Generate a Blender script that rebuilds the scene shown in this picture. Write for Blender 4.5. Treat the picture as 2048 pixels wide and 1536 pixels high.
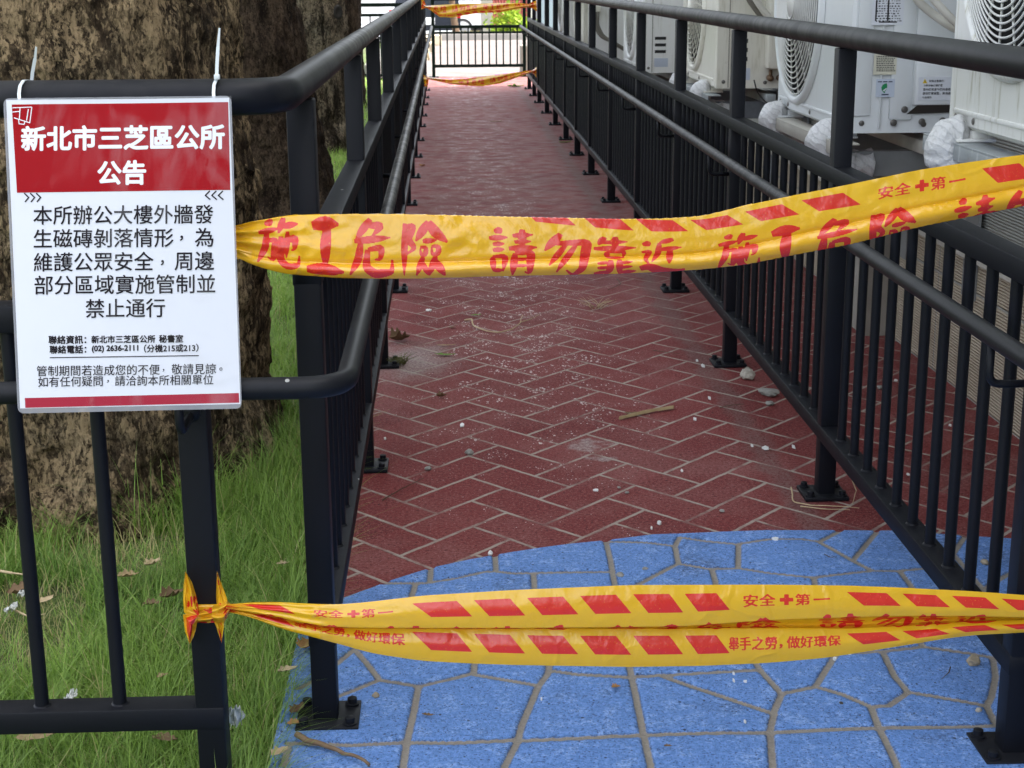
import bpy, bmesh, math, random
import numpy as np
from mathutils import Vector, Matrix, noise

# ------------------------------------------------------------------ scene, camera, world, sun
S = bpy.context.scene
for o in list(bpy.data.objects): bpy.data.objects.remove(o)
C = S.collection
R = math.radians
random.seed(7); RNG = np.random.default_rng(11)

CAM_H = 1.15; FPX = 3040.855; PITCH = 0.26012; YAW = 0.04007; ROLL = -0.00677
def _basis():
    cy, sy = math.cos(YAW), math.sin(YAW)
    fwd = np.array([sy*math.cos(PITCH), cy*math.cos(PITCH), -math.sin(PITCH)])
    right = np.array([cy, -sy, 0.0]); up = np.cross(right, fwd)
    c, s = math.cos(ROLL), math.sin(ROLL)
    return c*right+s*up, -s*right+c*up, fwd
CR, CU, CF = _basis(); EYE = np.array([0, 0, CAM_H])
cam_d = bpy.data.cameras.new('camera'); cam = bpy.data.objects.new('camera', cam_d); C.objects.link(cam)
M = Matrix.Identity(4)
for k in range(3):
    M[k][0], M[k][1], M[k][2], M[k][3] = CR[k], CU[k], -CF[k], EYE[k]
cam.matrix_world = M
cam_d.sensor_width = 36; cam_d.lens = FPX/2048*36; cam_d.clip_start = 0.05; cam_d.clip_end = 800
cam_d.dof.use_dof = True; cam_d.dof.focus_distance = 2.25; cam_d.dof.aperture_fstop = cam_d.lens/1.9
S.camera = cam

W = bpy.data.worlds.new('World'); S.world = W; W.use_nodes = True
wn = W.node_tree; bg = wn.nodes['Background']
sky = wn.nodes.new('ShaderNodeTexSky'); sky.sky_type = 'NISHITA'; sky.sun_disc = False
SUN_EL = 56; SUN_AZ = 98
sky.sun_elevation = R(SUN_EL); sky.sun_rotation = R(SUN_AZ); sky.air_density = 1.0; sky.dust_density = 4.0; sky.ozone_density = 1.0
hs = wn.nodes.new('ShaderNodeHueSaturation'); hs.inputs['Saturation'].default_value = 0.36
wn.links.new(sky.outputs[0], hs.inputs['Color']); wn.links.new(hs.outputs[0], bg.inputs['Color'])
bg.inputs['Strength'].default_value = 0.15
sd = bpy.data.lights.new('sun', 'SUN'); sd.energy = 2.0; sd.angle = R(0.5); sd.color = (1.0, 0.95, 0.86)
sun = bpy.data.objects.new('sun', sd); C.objects.link(sun)
sdir = Vector((math.sin(R(SUN_AZ))*math.cos(R(SUN_EL)), math.cos(R(SUN_AZ))*math.cos(R(SUN_EL)), math.sin(R(SUN_EL))))
sun.rotation_euler = sdir.to_track_quat('Z', 'Y').to_euler()
S.view_settings.view_transform = 'Standard'; S.view_settings.look = 'None'
S.view_settings.exposure = 2.52; S.view_settings.gamma = 1.0
S.render.engine = 'CYCLES'; S.cycles.use_denoising = True
S.cycles.max_bounces = 8; S.cycles.transparent_max_bounces = 16
S.cycles.sample_clamp_indirect = 6.0; S.cycles.caustics_reflective = False; S.cycles.caustics_refractive = False

# ------------------------------------------------------------------ pixel of the photo (2048 wide) -> point on a real surface
def ray(px, py): return CF + CR*(px-1024)/FPX - CU*(py-768)/FPX
def G(px, py, z=0.0): d = ray(px, py); return EYE + d*((z-CAM_H)/d[2])
def PY(px, py, Y): d = ray(px, py); return EYE + d*(Y/d[1])
def PX(px, py, X): d = ray(px, py); return EYE + d*(X/d[0])

# ------------------------------------------------------------------ object helpers
def link(o, parent=None):
    C.objects.link(o)
    if parent is not None: o.parent = parent
    return o
def tag(o, label=None, cat=None, group=None, kind=None):
    if label: o['label'] = label
    if cat: o['category'] = cat
    if group: o['group'] = group
    if kind: o['kind'] = kind
    return o
def thing(name, label, cat, loc=(0, 0, 0), group=None):
    o = link(bpy.data.objects.new(name, None)); o.location = loc; o.empty_display_size = 0.1
    return tag(o, label, cat, group)
def setmats(me, mats):
    for m in (mats if isinstance(mats, (list, tuple)) else [mats]): me.materials.append(m)
def smooth(me, on=True):
    me.polygons.foreach_set('use_smooth', [on]*len(me.polygons))
def mesh_from(name, verts, faces, mats, parent=None, sm=False, mi=None):
    """verts in world space; a child's mesh is shifted so that it sits under its parent's location"""
    me = bpy.data.meshes.new(name)
    v = np.asarray(verts, float)
    if parent is not None:
        p = parent
        while p is not None: v = v - np.array(p.location); p = p.parent
    me.from_pydata(v.tolist(), [], [list(map(int, f)) for f in faces]); me.update()
    setmats(me, mats)
    if mi is not None: me.polygons.foreach_set('material_index', list(mi))
    smooth(me, sm)
    return link(bpy.data.objects.new(name, me), parent)
def big_mesh(name, V, F, mats, parent=None, sm=True, F3=None):
    """numpy arrays: V (n,3), F (m,4) quads, F3 (k,3) triangles"""
    me = bpy.data.meshes.new(name); V = np.asarray(V, np.float32)
    if parent is not None: V = V - np.array(parent.location, np.float32)
    nq = len(F); n3 = 0 if F3 is None else len(F3)
    me.vertices.add(len(V)); me.vertices.foreach_set('co', V.ravel())
    me.loops.add(nq*4+n3*3); me.polygons.add(nq+n3)
    li = np.asarray(F, np.int32).ravel()
    ls = np.arange(nq)*4; lt = np.full(nq, 4)
    if n3:
        li = np.concatenate([li, np.asarray(F3, np.int32).ravel()])
        ls = np.concatenate([ls, nq*4+np.arange(n3)*3]); lt = np.concatenate([lt, np.full(n3, 3)])
    me.loops.foreach_set('vertex_index', li.astype(np.int32))
    me.polygons.foreach_set('loop_start', ls.astype(np.int32)); me.polygons.foreach_set('loop_total', lt.astype(np.int32))
    me.update(calc_edges=True); me.validate(); setmats(me, mats); smooth(me, sm)
    return link(bpy.data.objects.new(name, me), parent)
def fattr(o, name, vals):
    a = o.data.attributes.new(name, 'FLOAT', 'POINT'); a.data.foreach_set('value', np.asarray(vals, np.float32).ravel())
def grid_faces(nu, nv):
    i = np.arange(nu*nv).reshape(nu, nv)
    return np.stack([i[:-1, :-1], i[1:, :-1], i[1:, 1:], i[:-1, 1:]], -1).reshape(-1, 4)

class MB:
    """collects plain shapes that make ONE part"""
    def __init__(s): s.v = []; s.f = []; s.m = []
    def add(s, v, f, mi=0):
        n = len(s.v); s.v += [tuple(map(float, q)) for q in v]; s.f += [[n+i for i in q] for q in f]; s.m += [mi]*len(f); return s
    def box(s, lo, hi, mi=0, bev=0.0, rot=None, piv=None):
        bm = bmesh.new(); bmesh.ops.create_cube(bm, size=1)
        lo, hi = np.array(lo, float), np.array(hi, float)
        for q in bm.verts: q.co = Vector((lo+hi)/2) + Vector([c*d for c, d in zip(q.co, hi-lo)])
        if bev: bmesh.ops.bevel(bm, geom=bm.edges[:], offset=bev, segments=2, affect='EDGES', profile=0.5)
        if rot is not None:
            mt = Matrix.Rotation(rot, 3, 'Z'); pv = Vector(piv if piv is not None else (lo+hi)/2)
            for q in bm.verts: q.co = pv + mt @ (q.co-pv)
        bm.verts.index_update()
        s.add([q.co for q in bm.verts], [[q.index for q in f.verts] for f in bm.faces], mi); bm.free(); return s
    def tube(s, pts, r, n=10, mi=0, cap=True, closed=False):
        P = [Vector(p) for p in pts]; k = len(P); rr = r if hasattr(r, '__len__') else [r]*k
        T = []
        for i in range(k):
            a = P[i-1] if (i > 0 or closed) else P[i]; b = P[(i+1) % k] if (i < k-1 or closed) else P[i]
            T.append((b-a).normalized())
        up = Vector((0, 0, 1)) if abs(T[0].z) < 0.9 else Vector((0, 1, 0))
        nrm = (up - T[0]*up.dot(T[0])).normalized(); rings = []
        for i in range(k):
            nrm = (nrm - T[i]*nrm.dot(T[i])).normalized(); bn = T[i].cross(nrm)
            rings.append([P[i]+(nrm*math.cos(2*math.pi*j/n)+bn*math.sin(2*math.pi*j/n))*rr[i] for j in range(n)])
        v = [q for g in rings for q in g]; f = []
        for i in range(k if closed else k-1):
            a, b = i*n, ((i+1) % k)*n
            for j in range(n): f.append([a+j, a+(j+1) % n, b+(j+1) % n, b+j])
        if cap and not closed: f.append(list(range(n))[::-1]); f.append([(k-1)*n+j for j in range(n)])
        return s.add(v, f, mi)
    def cyl(s, a, b, r, n=16, mi=0): return s.tube([a, b], r, n, mi)
    def lathe(s, origin, axis, prof, n=24, mi=0):
        """prof: (radius, along)"""
        ax = Vector(axis).normalized(); up = Vector((0, 0, 1)) if abs(ax.z) < 0.9 else Vector((1, 0, 0))
        e1 = (up-ax*up.dot(ax)).normalized(); e2 = ax.cross(e1); O = Vector(origin); v = []; f = []
        for r, h in prof:
            for j in range(n): v.append(O+ax*h+(e1*math.cos(2*math.pi*j/n)+e2*math.sin(2*math.pi*j/n))*r)
        for i in range(len(prof)-1):
            for j in range(n): f.append([i*n+j, i*n+(j+1) % n, (i+1)*n+(j+1) % n, (i+1)*n+j])
        return s.add(v, f, mi)
    def build(s, name, mats, parent=None, sm=False, auto=None):
        o = mesh_from(name, s.v, s.f, mats, parent, sm, s.m)
        if auto is not None:
            smooth(o.data, True)
            try: o.data.set_sharp_from_angle(angle=R(auto))
            except Exception: pass
        return o

# ------------------------------------------------------------------ node helpers
class NT:
    def __init__(s, name):
        s.mat = bpy.data.materials.new(name); s.mat.use_nodes = True; s.t = s.mat.node_tree; s.N = s.t.nodes; s.L = s.t.links
        s.p = s.N['Principled BSDF']; s.out = s.N['Material Output']
    def put(s, sock, v):
        if isinstance(v, bpy.types.NodeSocket): s.L.new(v, sock)
        elif hasattr(v, '__len__') and len(v) == 3 and sock.type == 'RGBA': sock.default_value = (*v, 1)
        else: sock.default_value = v
    def math(s, op, a, b=0.0, c=None):
        n = s.N.new('ShaderNodeMath'); n.operation = op; s.put(n.inputs[0], a); s.put(n.inputs[1], b)
        if c is not None: s.put(n.inputs[2], c)
        return n.outputs[0]
    def vmath(s, op, a, b=(0, 0, 0)):
        n = s.N.new('ShaderNodeVectorMath'); n.operation = op; s.put(n.inputs[0], a); s.put(n.inputs[1], b); return n.outputs[0]
    def mix(s, f, a, b):
        n = s.N.new('ShaderNodeMix'); n.data_type = 'RGBA'; s.put(n.inputs['Factor'], f)
        s.put(n.inputs[6], a); s.put(n.inputs[7], b); return n.outputs[2]
    def mixf(s, f, a, b):
        n = s.N.new('ShaderNodeMix'); n.data_type = 'FLOAT'; s.put(n.inputs[0], f); s.put(n.inputs[2], a); s.put(n.inputs[3], b); return n.outputs[0]
    def ss(s, v, lo, hi, a=0.0, b=1.0):
        n = s.N.new('ShaderNodeMapRange'); n.interpolation_type = 'SMOOTHSTEP'; s.put(n.inputs[0], v)
        for k, q in zip((1, 2, 3, 4), (lo, hi, a, b)): s.put(n.inputs[k], q)
        return n.outputs[0]
    def coord(s, which='Object'): 
        if not hasattr(s, 'tc'): s.tc = s.N.new('ShaderNodeTexCoord')
        return s.tc.outputs[which]
    def scaled(s, v, sc): return s.vmath('MULTIPLY', v, sc)
    def noise(s, scale, detail=4, rough=0.55, vec=None, out=0, dist=0.0):
        n = s.N.new('ShaderNodeTexNoise'); n.inputs['Scale'].default_value = scale; n.inputs['Detail'].default_value = detail
        n.inputs['Roughness'].default_value = rough; n.inputs['Distortion'].default_value = dist
        s.put(n.inputs['Vector'], vec if vec is not None else s.coord()); return n.outputs[out]
    def voro(s, scale, feat='F1', vec=None, out='Distance', rnd=1.0):
        n = s.N.new('ShaderNodeTexVoronoi'); n.feature = feat; n.inputs['Scale'].default_value = scale; n.inputs['Randomness'].default_value = rnd
        s.put(n.inputs['Vector'], vec if vec is not None else s.coord()); return n.outputs[out]
    def white(s, vec):
        n = s.N.new('ShaderNodeTexWhiteNoise'); n.noise_dimensions = '3D'; s.put(n.inputs['Vector'], vec); return n.outputs['Value']
    def attr(s, name, out='Fac'):
        n = s.N.new('ShaderNodeAttribute'); n.attribute_name = name; return n.outputs[out]
    def sep(s, v):
        n = s.N.new('ShaderNodeSeparateXYZ'); s.put(n.inputs[0], v); return n.outputs
    def comb(s, x, y, z=0.0):
        n = s.N.new('ShaderNodeCombineXYZ'); s.put(n.inputs[0], x); s.put(n.inputs[1], y); s.put(n.inputs[2], z); return n.outputs[0]
    def bump(s, h, strength=0.5, dist=0.01, normal=None):
        n = s.N.new('ShaderNodeBump'); n.inputs['Strength'].default_value = strength; n.inputs['Distance'].default_value = dist
        s.put(n.inputs['Height'], h)
        if normal is not None: s.L.new(normal, n.inputs['Normal'])
        return n.outputs[0]
    def nz(s):
        g = s.N.new('ShaderNodeNewGeometry'); return s.sep(g.outputs['Normal'])[2]
    def set(s, color=None, rough=None, normal=None, metal=None, spec=None, **kw):
        for k, v in (('Base Color', color), ('Roughness', rough), ('Normal', normal), ('Metallic', metal), ('Specular IOR Level', spec)):
            if v is not None: s.put(s.p.inputs[k], v)
        for k, v in kw.items(): s.put(s.p.inputs[k.replace('_', ' ')], v)
        return s.mat

def simple(name, col, rough=0.5, metal=0.0, var=0.15, scale=20, spec=0.5, bumpd=0.0):
    t = NT(name); n = t.noise(scale, 5)
    c = t.mix(n, tuple(x*(1-var) for x in col), tuple(min(1, x*(1+var)) for x in col))
    kw = {}
    if bumpd: kw['normal'] = t.bump(t.noise(scale*8, 3), 0.6, bumpd)
    return t.set(color=c, rough=rough, metal=metal, spec=spec, **kw)

# ------------------------------------------------------------------ materials
def mat_black_metal(name='black_powder_coat', base=(0.0052, 0.0060, 0.0092), dust=(0.030, 0.0295, 0.030), dusty=0.35, wear=0.0):
    t = NT(name); nz = t.nz()
    n1 = t.noise(9, 4); n2 = t.noise(140, 3)
    c = t.mix(t.math('MULTIPLY', n1, 0.5), base, tuple(x*1.6 for x in base))
    up = t.math('MULTIPLY', t.ss(nz, 0.25, 1.0), t.math('MULTIPLY', t.ss(n1, 0.25, 0.75), dusty))
    c = t.mix(up, c, dust)
    r = t.mixf(n1, 0.42, 0.56)
    if wear:
        band = t.noise(3.0, 3, vec=t.scaled(t.coord(), (2.5, 5.0, 2.5)), dist=1.5)
        wf = t.math('MULTIPLY', t.math('MULTIPLY', t.ss(band, 0.38, 0.66), wear), t.ss(t.sep(t.coord())[1], 0.0, 2.0, 0.06, 1.0))
        c = t.mix(wf, c, (0.115, 0.110, 0.104)); r = t.mixf(wf, r, 0.42)
    chip = t.voro(16, vec=t.coord()); rnd = t.white(t.voro(16, out='Position'))
    cm = t.math('MULTIPLY', t.math('LESS_THAN', chip, t.math('MULTIPLY', t.math('SUBTRACT', rnd, 0.60), 0.12)), 0.8)
    c = t.mix(cm, c, (0.42, 0.42, 0.4))
    nb = t.bump(n2, 0.12, 0.001)
    return t.set(color=c, rough=r, normal=nb, spec=0.19)
BLACK = mat_black_metal(dusty=0.25)
RAILM = mat_black_metal('handrail_pipe', dusty=0.75, wear=0.8)
RAILC = mat_black_metal('handrail_pipe_clean', base=(0.0075, 0.0080, 0.0100), dusty=0.5, wear=0.3)
DKGREEN = simple('dark_green_paint', (0.0022, 0.0065, 0.0048), 0.6, spec=0.08)

HBA = ((6.46547524, 5.94943965), (-6.46046817, 5.90090263)); HBB = (-23.80679614, -18.16801057)
def mat_red_ramp():
    t = NT('red_stamped_concrete'); P = t.coord(); xyz = t.sep(P)
    wob = t.math('MULTIPLY', t.math('SUBTRACT', t.noise(14, 3), 0.5), 0.06)
    lin = lambda k: t.math('ADD', t.math('ADD', t.math('MULTIPLY', xyz[0], HBA[k][0]), t.math('MULTIPLY', xyz[1], HBA[k][1])), t.math('ADD', wob, HBB[k]))
    i, j = lin(0), lin(1)
    fi, fj = t.math('FLOOR', i), t.math('FLOOR', j); fx, fy = t.math('FRACT', i), t.math('FRACT', j)
    fx, fy = t.math('SUBTRACT', i, fi), t.math('SUBTRACT', j, fj)
    k = t.math('FLOORED_MODULO', t.math('SUBTRACT', t.math('SUBTRACT', fi, fj), 2.0), 4.0)
    k = t.math('ROUND', k)
    H = t.math('LESS_THAN', k, 1.5)
    k1 = t.math('COMPARE', k, 1.0, 0.1); k2 = t.math('COMPARE', k, 2.0, 0.1)
    u = t.mixf(H, t.math('ADD', fy, k2), t.math('ADD', fx, k1)); v = t.mixf(H, fx, fy)
    d = t.math('MINIMUM', t.math('MINIMUM', u, t.math('SUBTRACT', 2.0, u)), t.math('MINIMUM', v, t.math('SUBTRACT', 1.0, v)))
    edge = t.math('ADD', d, t.math('MULTIPLY', t.math('SUBTRACT', t.noise(90, 3), 0.5), 0.03))
    brick = t.ss(edge, 0.026, 0.050)
    bid = t.comb(t.math('SUBTRACT', fi, t.math('MULTIPLY', H, k1)), t.math('SUBTRACT', fj, t.math('MULTIPLY', t.math('SUBTRACT', 1.0, H), t.math('SUBTRACT', 1.0, k2))), 3.0)
    rnd = t.white(bid)
    big = t.noise(1.6, 5, 0.6); mid = t.noise(9, 5, 0.6); fine = t.noise(125, 5, 0.8); gr = t.noise(230, 3, 0.7)
    base = t.mix(rnd, (0.142, 0.0225, 0.0230), (0.192, 0.0370, 0.0360))
    base = t.mix(t.ss(fine, 0.50, 0.66), base, (0.28, 0.092, 0.088))
    base = t.mix(t.ss(gr, 0.58, 0.68, 0, 0.9), base, (0.42, 0.23, 0.21))
    base = t.mix(t.ss(fine, 0.47, 0.36, 0, 0.85), base, (0.030, 0.008, 0.009))
    dust = t.math('MULTIPLY', t.ss(t.math('ADD', t.math('MULTIPLY', big, 0.6), t.math('MULTIPLY', mid, 0.4)), 0.42, 0.66), t.ss(fine, 0.3, 0.62))
    base = t.mix(t.math('MULTIPLY', dust, 0.45), base, (0.32, 0.165, 0.15))
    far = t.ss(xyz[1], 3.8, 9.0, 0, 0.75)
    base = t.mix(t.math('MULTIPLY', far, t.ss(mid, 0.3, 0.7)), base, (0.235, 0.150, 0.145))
    # peeled flecks of pale tile grit, thicker down the middle of the ramp
    cx = t.ss(t.math('ABSOLUTE', t.math('SUBTRACT', xyz[0], 0.22)), 0.65, 0.05)
    dens = t.math('MULTIPLY', t.math('MULTIPLY', t.ss(mid, 0.38, 0.62), cx), t.ss(xyz[1], 2.7, 4.4, 0.30, 1.0))
    for sc, th in ((95, 0.34), (52, 0.26), (150, 0.4)):
        pv = t.scaled(P, (1, 0.72, 1)); vd = t.voro(sc, vec=pv); vr = t.white(t.voro(sc, vec=pv, out='Position'))
        fl = t.math('LESS_THAN', vd, t.math('MULTIPLY', t.math('SUBTRACT', t.math('ADD', vr, t.math('MULTIPLY', dens, 0.74)), 0.97), th*1.7))
        base = t.mix(t.math('MULTIPLY', fl, 0.85), base, t.mix(vr, (0.40, 0.25, 0.23), (0.70, 0.60, 0.57)))
    # whitish efflorescence beside two post bases
    for (sx, sy, r0) in ((-0.14, 4.62, 0.20), (0.35, 3.66, 0.045)):
        dd = t.math('SQRT', t.math('ADD', t.math('POWER', t.math('SUBTRACT', xyz[0], sx), 2.0), t.math('POWER', t.math('MULTIPLY', t.math('SUBTRACT', xyz[1], sy), 0.6), 2.0)))
        base = t.mix(t.math('MULTIPLY', t.ss(t.math('ADD', dd, t.math('MULTIPLY', t.math('SUBTRACT', mid, 0.5), 0.28)), r0, r0*0.2), t.ss(fine, 0.35, 0.6, 0.1, 0.75)), base, (0.42, 0.38, 0.36))
    # grey cement wash along the right-hand posts
    gw = t.math('MULTIPLY', t.ss(t.math('ABSOLUTE', t.math('SUBTRACT', t.math('ADD', xyz[0], t.math('MULTIPLY', t.math('SUBTRACT', mid, 0.5), 0.12)), 0.775)), 0.05, 0.012), t.ss(fine, 0.4, 0.58))
    base = t.mix(t.math('MULTIPLY', gw, 0.55), base, (0.17, 0.145, 0.13))
    grout = t.mix(t.noise(150, 3), (0.27, 0.225, 0.19), (0.46, 0.40, 0.34))
    grout = t.mix(t.ss(mid, 0.45, 0.7, 0, 0.55), grout, (0.10, 0.055, 0.05))
    gvis = t.ss(mid, 0.66, 0.44, 0.3, 0.95)
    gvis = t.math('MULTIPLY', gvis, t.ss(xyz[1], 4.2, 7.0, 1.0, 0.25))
    col = t.mix(t.math('MULTIPLY', t.math('SUBTRACT', 1.0, brick), gvis), base, grout)
    h = t.math('ADD', t.math('MULTIPLY', brick, 0.55), t.math('ADD', t.math('MULTIPLY', fine, 0.55), t.math('MULTIPLY', gr, 0.3)))
    return t.set(color=col, rough=t.mixf(fine, 0.6, 0.9), normal=t.bump(h, 0.7, 0.005), spec=0.14)

def mat_blue():
    t = NT('blue_stamped_concrete'); P = t.coord(); xyz = t.sep(P)
    fine = t.noise(120, 5, 0.78); gr = t.noise(260, 3, 0.7); mid = t.noise(24, 6, 0.7); big = t.noise(5, 4)
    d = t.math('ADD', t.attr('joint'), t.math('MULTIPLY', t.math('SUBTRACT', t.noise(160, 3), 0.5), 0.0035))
    st = t.ss(d, 0.0046, 0.0066)
    c = t.mix(t.ss(fine, 0.35, 0.68), (0.098, 0.225, 0.54), (0.190, 0.352, 0.75))
    c = t.mix(t.math('MULTIPLY', t.ss(mid, 0.50, 0.60, 0, 0.7), t.ss(fine, 0.45, 0.58)), c, (0.34, 0.50, 0.84))
    c = t.mix(t.ss(gr, 0.60, 0.74, 0, 0.6), c, (0.42, 0.59, 0.90))
    c = t.mix(t.math('MULTIPLY', t.ss(gr, 0.44, 0.36), 0.9), c, (0.030, 0.055, 0.15))
    c = t.mix(t.math('MULTIPLY', t.ss(big, 0.56, 0.72), t.ss(fine, 0.62, 0.4, 0, 0.7)), c, (0.05, 0.075, 0.14))
    pit = t.voro(85); pr = t.white(t.voro(85, out='Position'))
    c = t.mix(t.math('MULTIPLY', t.math('LESS_THAN', pit, t.math('MULTIPLY', t.math('SUBTRACT', pr, 0.80), 1.2)), 0.85), c, (0.012, 0.016, 0.03))
    c = t.mix(t.math('MULTIPLY', t.ss(d, 0.0095, 0.0062), t.ss(fine, 0.62, 0.42, 0.1, 0.65)), c, (0.045, 0.062, 0.11))  # thin shadow line along the stone edges, painted into the colour
    cm = t.mix(t.noise(240, 3), (0.19, 0.165, 0.135), (0.42, 0.38, 0.325))
    cm = t.mix(t.ss(mid, 0.5, 0.7, 0, 0.4), cm, (0.2, 0.17, 0.19))
    col = t.mix(st, cm, c)
    h = t.math('ADD', t.math('MULTIPLY', st, 0.2), t.math('ADD', t.math('MULTIPLY', fine, 0.7), t.math('ADD', t.math('MULTIPLY', gr, 0.35), t.math('MULTIPLY', mid, 0.5))))
    return t.set(color=col, rough=t.mixf(fine, 0.5, 0.8), normal=t.bump(h, 0.95, 0.006), spec=0.3)

def mat_bark(name, dark, midc, tan, seed=0.0, lichen=(0.25, 0.24, 0.19)):
    t = NT(name); P = t.vmath('ADD', t.coord(), (seed, seed*1.7, 0)); Q = t.scaled(P, (1, 1, 0.38))
    a = t.noise(9, 7, 0.68, Q); b = t.noise(38, 7, 0.74, Q, dist=0.3); f = t.noise(120, 5, 0.8, t.scaled(P, (1, 1, 0.5))); g = t.noise(2.2, 4, 0.6, P)
    v = t.voro(22, 'DISTANCE_TO_EDGE', t.vmath('ADD', Q, t.scaled(t.noise(9, 3, 0.5, Q, out=1), (0.25, 0.25, 0.25))))
    c = t.mix(t.ss(b, 0.42, 0.60), dark, midc)
    c = t.mix(t.math('MULTIPLY', t.ss(a, 0.44, 0.58), t.ss(f, 0.38, 0.58)), c, tan)
    c = t.mix(t.math('MULTIPLY', t.ss(g, 0.50, 0.66), t.ss(f, 0.38, 0.66, 0, 0.8)), c, lichen)
    c = t.mix(t.ss(f, 0.58, 0.68, 0, 0.55), c, tuple(min(1, x*1.5) for x in tan))
    c = t.mix(t.ss(f, 0.45, 0.36, 0, 0.6), c, tuple(x*0.35 for x in dark))
    c = t.mix(t.math('MULTIPLY', t.ss(v, 0.03, 0.0, 0, 0.5), t.ss(b, 0.6, 0.4)), c, tuple(x*0.4 for x in dark))
    fis = t.noise(16, 5, 0.6, t.scaled(P, (1, 1, 0.13)), dist=0.5); pat = t.noise(3.6, 5, 0.62, t.scaled(P, (1, 1, 0.6)))
    c = t.mix(t.math('MULTIPLY', t.ss(pat, 0.54, 0.64), t.ss(f, 0.40, 0.56, 0.08, 0.6)), c, tuple(x*0.85 for x in tan))
    c = t.mix(t.math('MULTIPLY', t.ss(pat, 0.46, 0.38, 0, 0.75), t.ss(f, 0.62, 0.45)), c, tuple(x*0.75 for x in dark))
    c = t.mix(t.ss(fis, 0.44, 0.36, 0, 0.85), c, tuple(x*0.3 for x in dark))
    for sc, z_ in ((85, 0.40), (170, 0.5)):
        wq = t.vmath('ADD', t.scaled(P, (1, 1, z_)), t.scaled(t.noise(30, 3, 0.6, P, out=1), (0.02, 0.02, 0.02)))
        fr = t.white(t.voro(sc, vec=wq, out='Position')); fm = t.math('ADD', fr, t.math('MULTIPLY', t.math('SUBTRACT', a, 0.5), 1.3))
        c = t.mix(t.ss(fm, 0.84, 0.90, 0, 0.5), c, tuple(min(1, x*1.25) for x in tan)); c = t.mix(t.ss(fm, 0.24, 0.17, 0, 0.55), c, tuple(x*0.45 for x in dark))
    h = t.math('ADD', t.math('MULTIPLY', t.ss(fis, 0.36, 0.48), 0.9), t.math('ADD', t.math('MULTIPLY', b, 1.0), t.math('MULTIPLY', f, 0.6)))
    return t.set(color=c, rough=0.9, normal=t.bump(h, 1.0, 0.022), spec=0.12)

def mat_grass():
    t = NT('grass_blade'); r = t.attr('rnd'); hgt = t.attr('along')
    c = t.mix(r, (0.062, 0.170, 0.024), (0.30, 0.47, 0.070))
    c = t.mix(t.ss(r, 0.9, 0.98), c, (0.52, 0.42, 0.22))
    c = t.mix(t.math('MULTIPLY', hgt, 0.4), c, (0.38, 0.50, 0.14))
    t.set(color=c, rough=0.45, spec=0.35)
    tr = t.N.new('ShaderNodeBsdfTranslucent'); t.L.new(c, tr.inputs['Color'])
    mx = t.N.new('ShaderNodeMixShader'); mx.inputs[0].default_value = 0.38
    t.L.new(t.p.outputs[0], mx.inputs[1]); t.L.new(tr.outputs[0], mx.inputs[2]); t.L.new(mx.outputs[0], t.out.inputs['Surface'])
    return t.mat
def mat_leaf(name, c1, c2, tr_amt=0.4):
    t = NT(name); c = t.mix(t.attr('rnd'), c1, c2); t.set(color=c, rough=0.5, spec=0.3)
    tr = t.N.new('ShaderNodeBsdfTranslucent'); t.L.new(c, tr.inputs['Color'])
    mx = t.N.new('ShaderNodeMixShader'); mx.inputs[0].default_value = tr_amt
    t.L.new(t.p.outputs[0], mx.inputs[1]); t.L.new(tr.outputs[0], mx.inputs[2]); t.L.new(mx.outputs[0], t.out.inputs['Surface'])
    return t.mat

def mat_tape():
    t = NT('printed_tape_film'); p = t.ss(t.attr('print'), 0.42, 0.58); n = t.noise(35, 3)
    worn = t.ss(t.noise(420, 3, 0.7), 0.70, 0.64, 0.45, 1.0)
    y = t.mix(n, (0.83, 0.455, 0.012), (0.90, 0.54, 0.022))
    c = t.mix(t.math('MULTIPLY', p, worn), y, (0.74, 0.030, 0.016))
    ms = t.noise(22, 4, 0.6, dist=0.6)
    cr = t.voro(16, 'DISTANCE_TO_EDGE', t.vmath('ADD', t.coord(), t.scaled(t.noise(7, 3, out=1), (0.10, 0.10, 0.10)))); crm = t.math('MULTIPLY', t.ss(cr, 0.10, 0.0), t.ss(t.noise(6, 2), 0.42, 0.6))
    nb = t.bump(t.math('ADD', t.math('ADD', ms, t.math('MULTIPLY', crm, 0.35)), t.math('MULTIPLY', t.noise(90, 2), 0.22)), 0.36, 0.006)
    t.set(color=c, rough=0.24, normal=nb, spec=0.7, Coat_Weight=0.35, Coat_Roughness=0.10)
    tr = t.N.new('ShaderNodeBsdfTranslucent'); t.L.new(c, tr.inputs['Color'])
    mx = t.N.new('ShaderNodeMixShader'); mx.inputs[0].default_value = 0.25
    t.L.new(t.p.outputs[0], mx.inputs[1]); t.L.new(tr.outputs[0], mx.inputs[2]); t.L.new(mx.outputs[0], t.out.inputs['Surface'])
    return t.mat

def mat_ac(name, col, stain=0.4, stainc=(0.33, 0.30, 0.20)):
    t = NT(name); P = t.coord()
    st = t.noise(14, 5, 0.65, t.scaled(P, (3.0, 3.0, 0.35))); n = t.noise(5, 4)
    c = t.mix(t.math('MULTIPLY', n, 0.5), col, tuple(x*0.9 for x in col))
    c = t.mix(t.math('MULTIPLY', t.ss(st, 0.52, 0.75), stain), c, stainc)
    c = t.mix(t.ss(t.noise(60, 4), 0.66, 0.75, 0, 0.35*stain), c, (0.2, 0.17, 0.1))
    return t.set(color=c, rough=0.42, spec=0.4, normal=t.bump(t.noise(300, 2), 0.05, 0.001))
RED_RAMP = mat_red_ramp(); BLUE = mat_blue(); GRASS = mat_grass(); TAPE = mat_tape()

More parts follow.
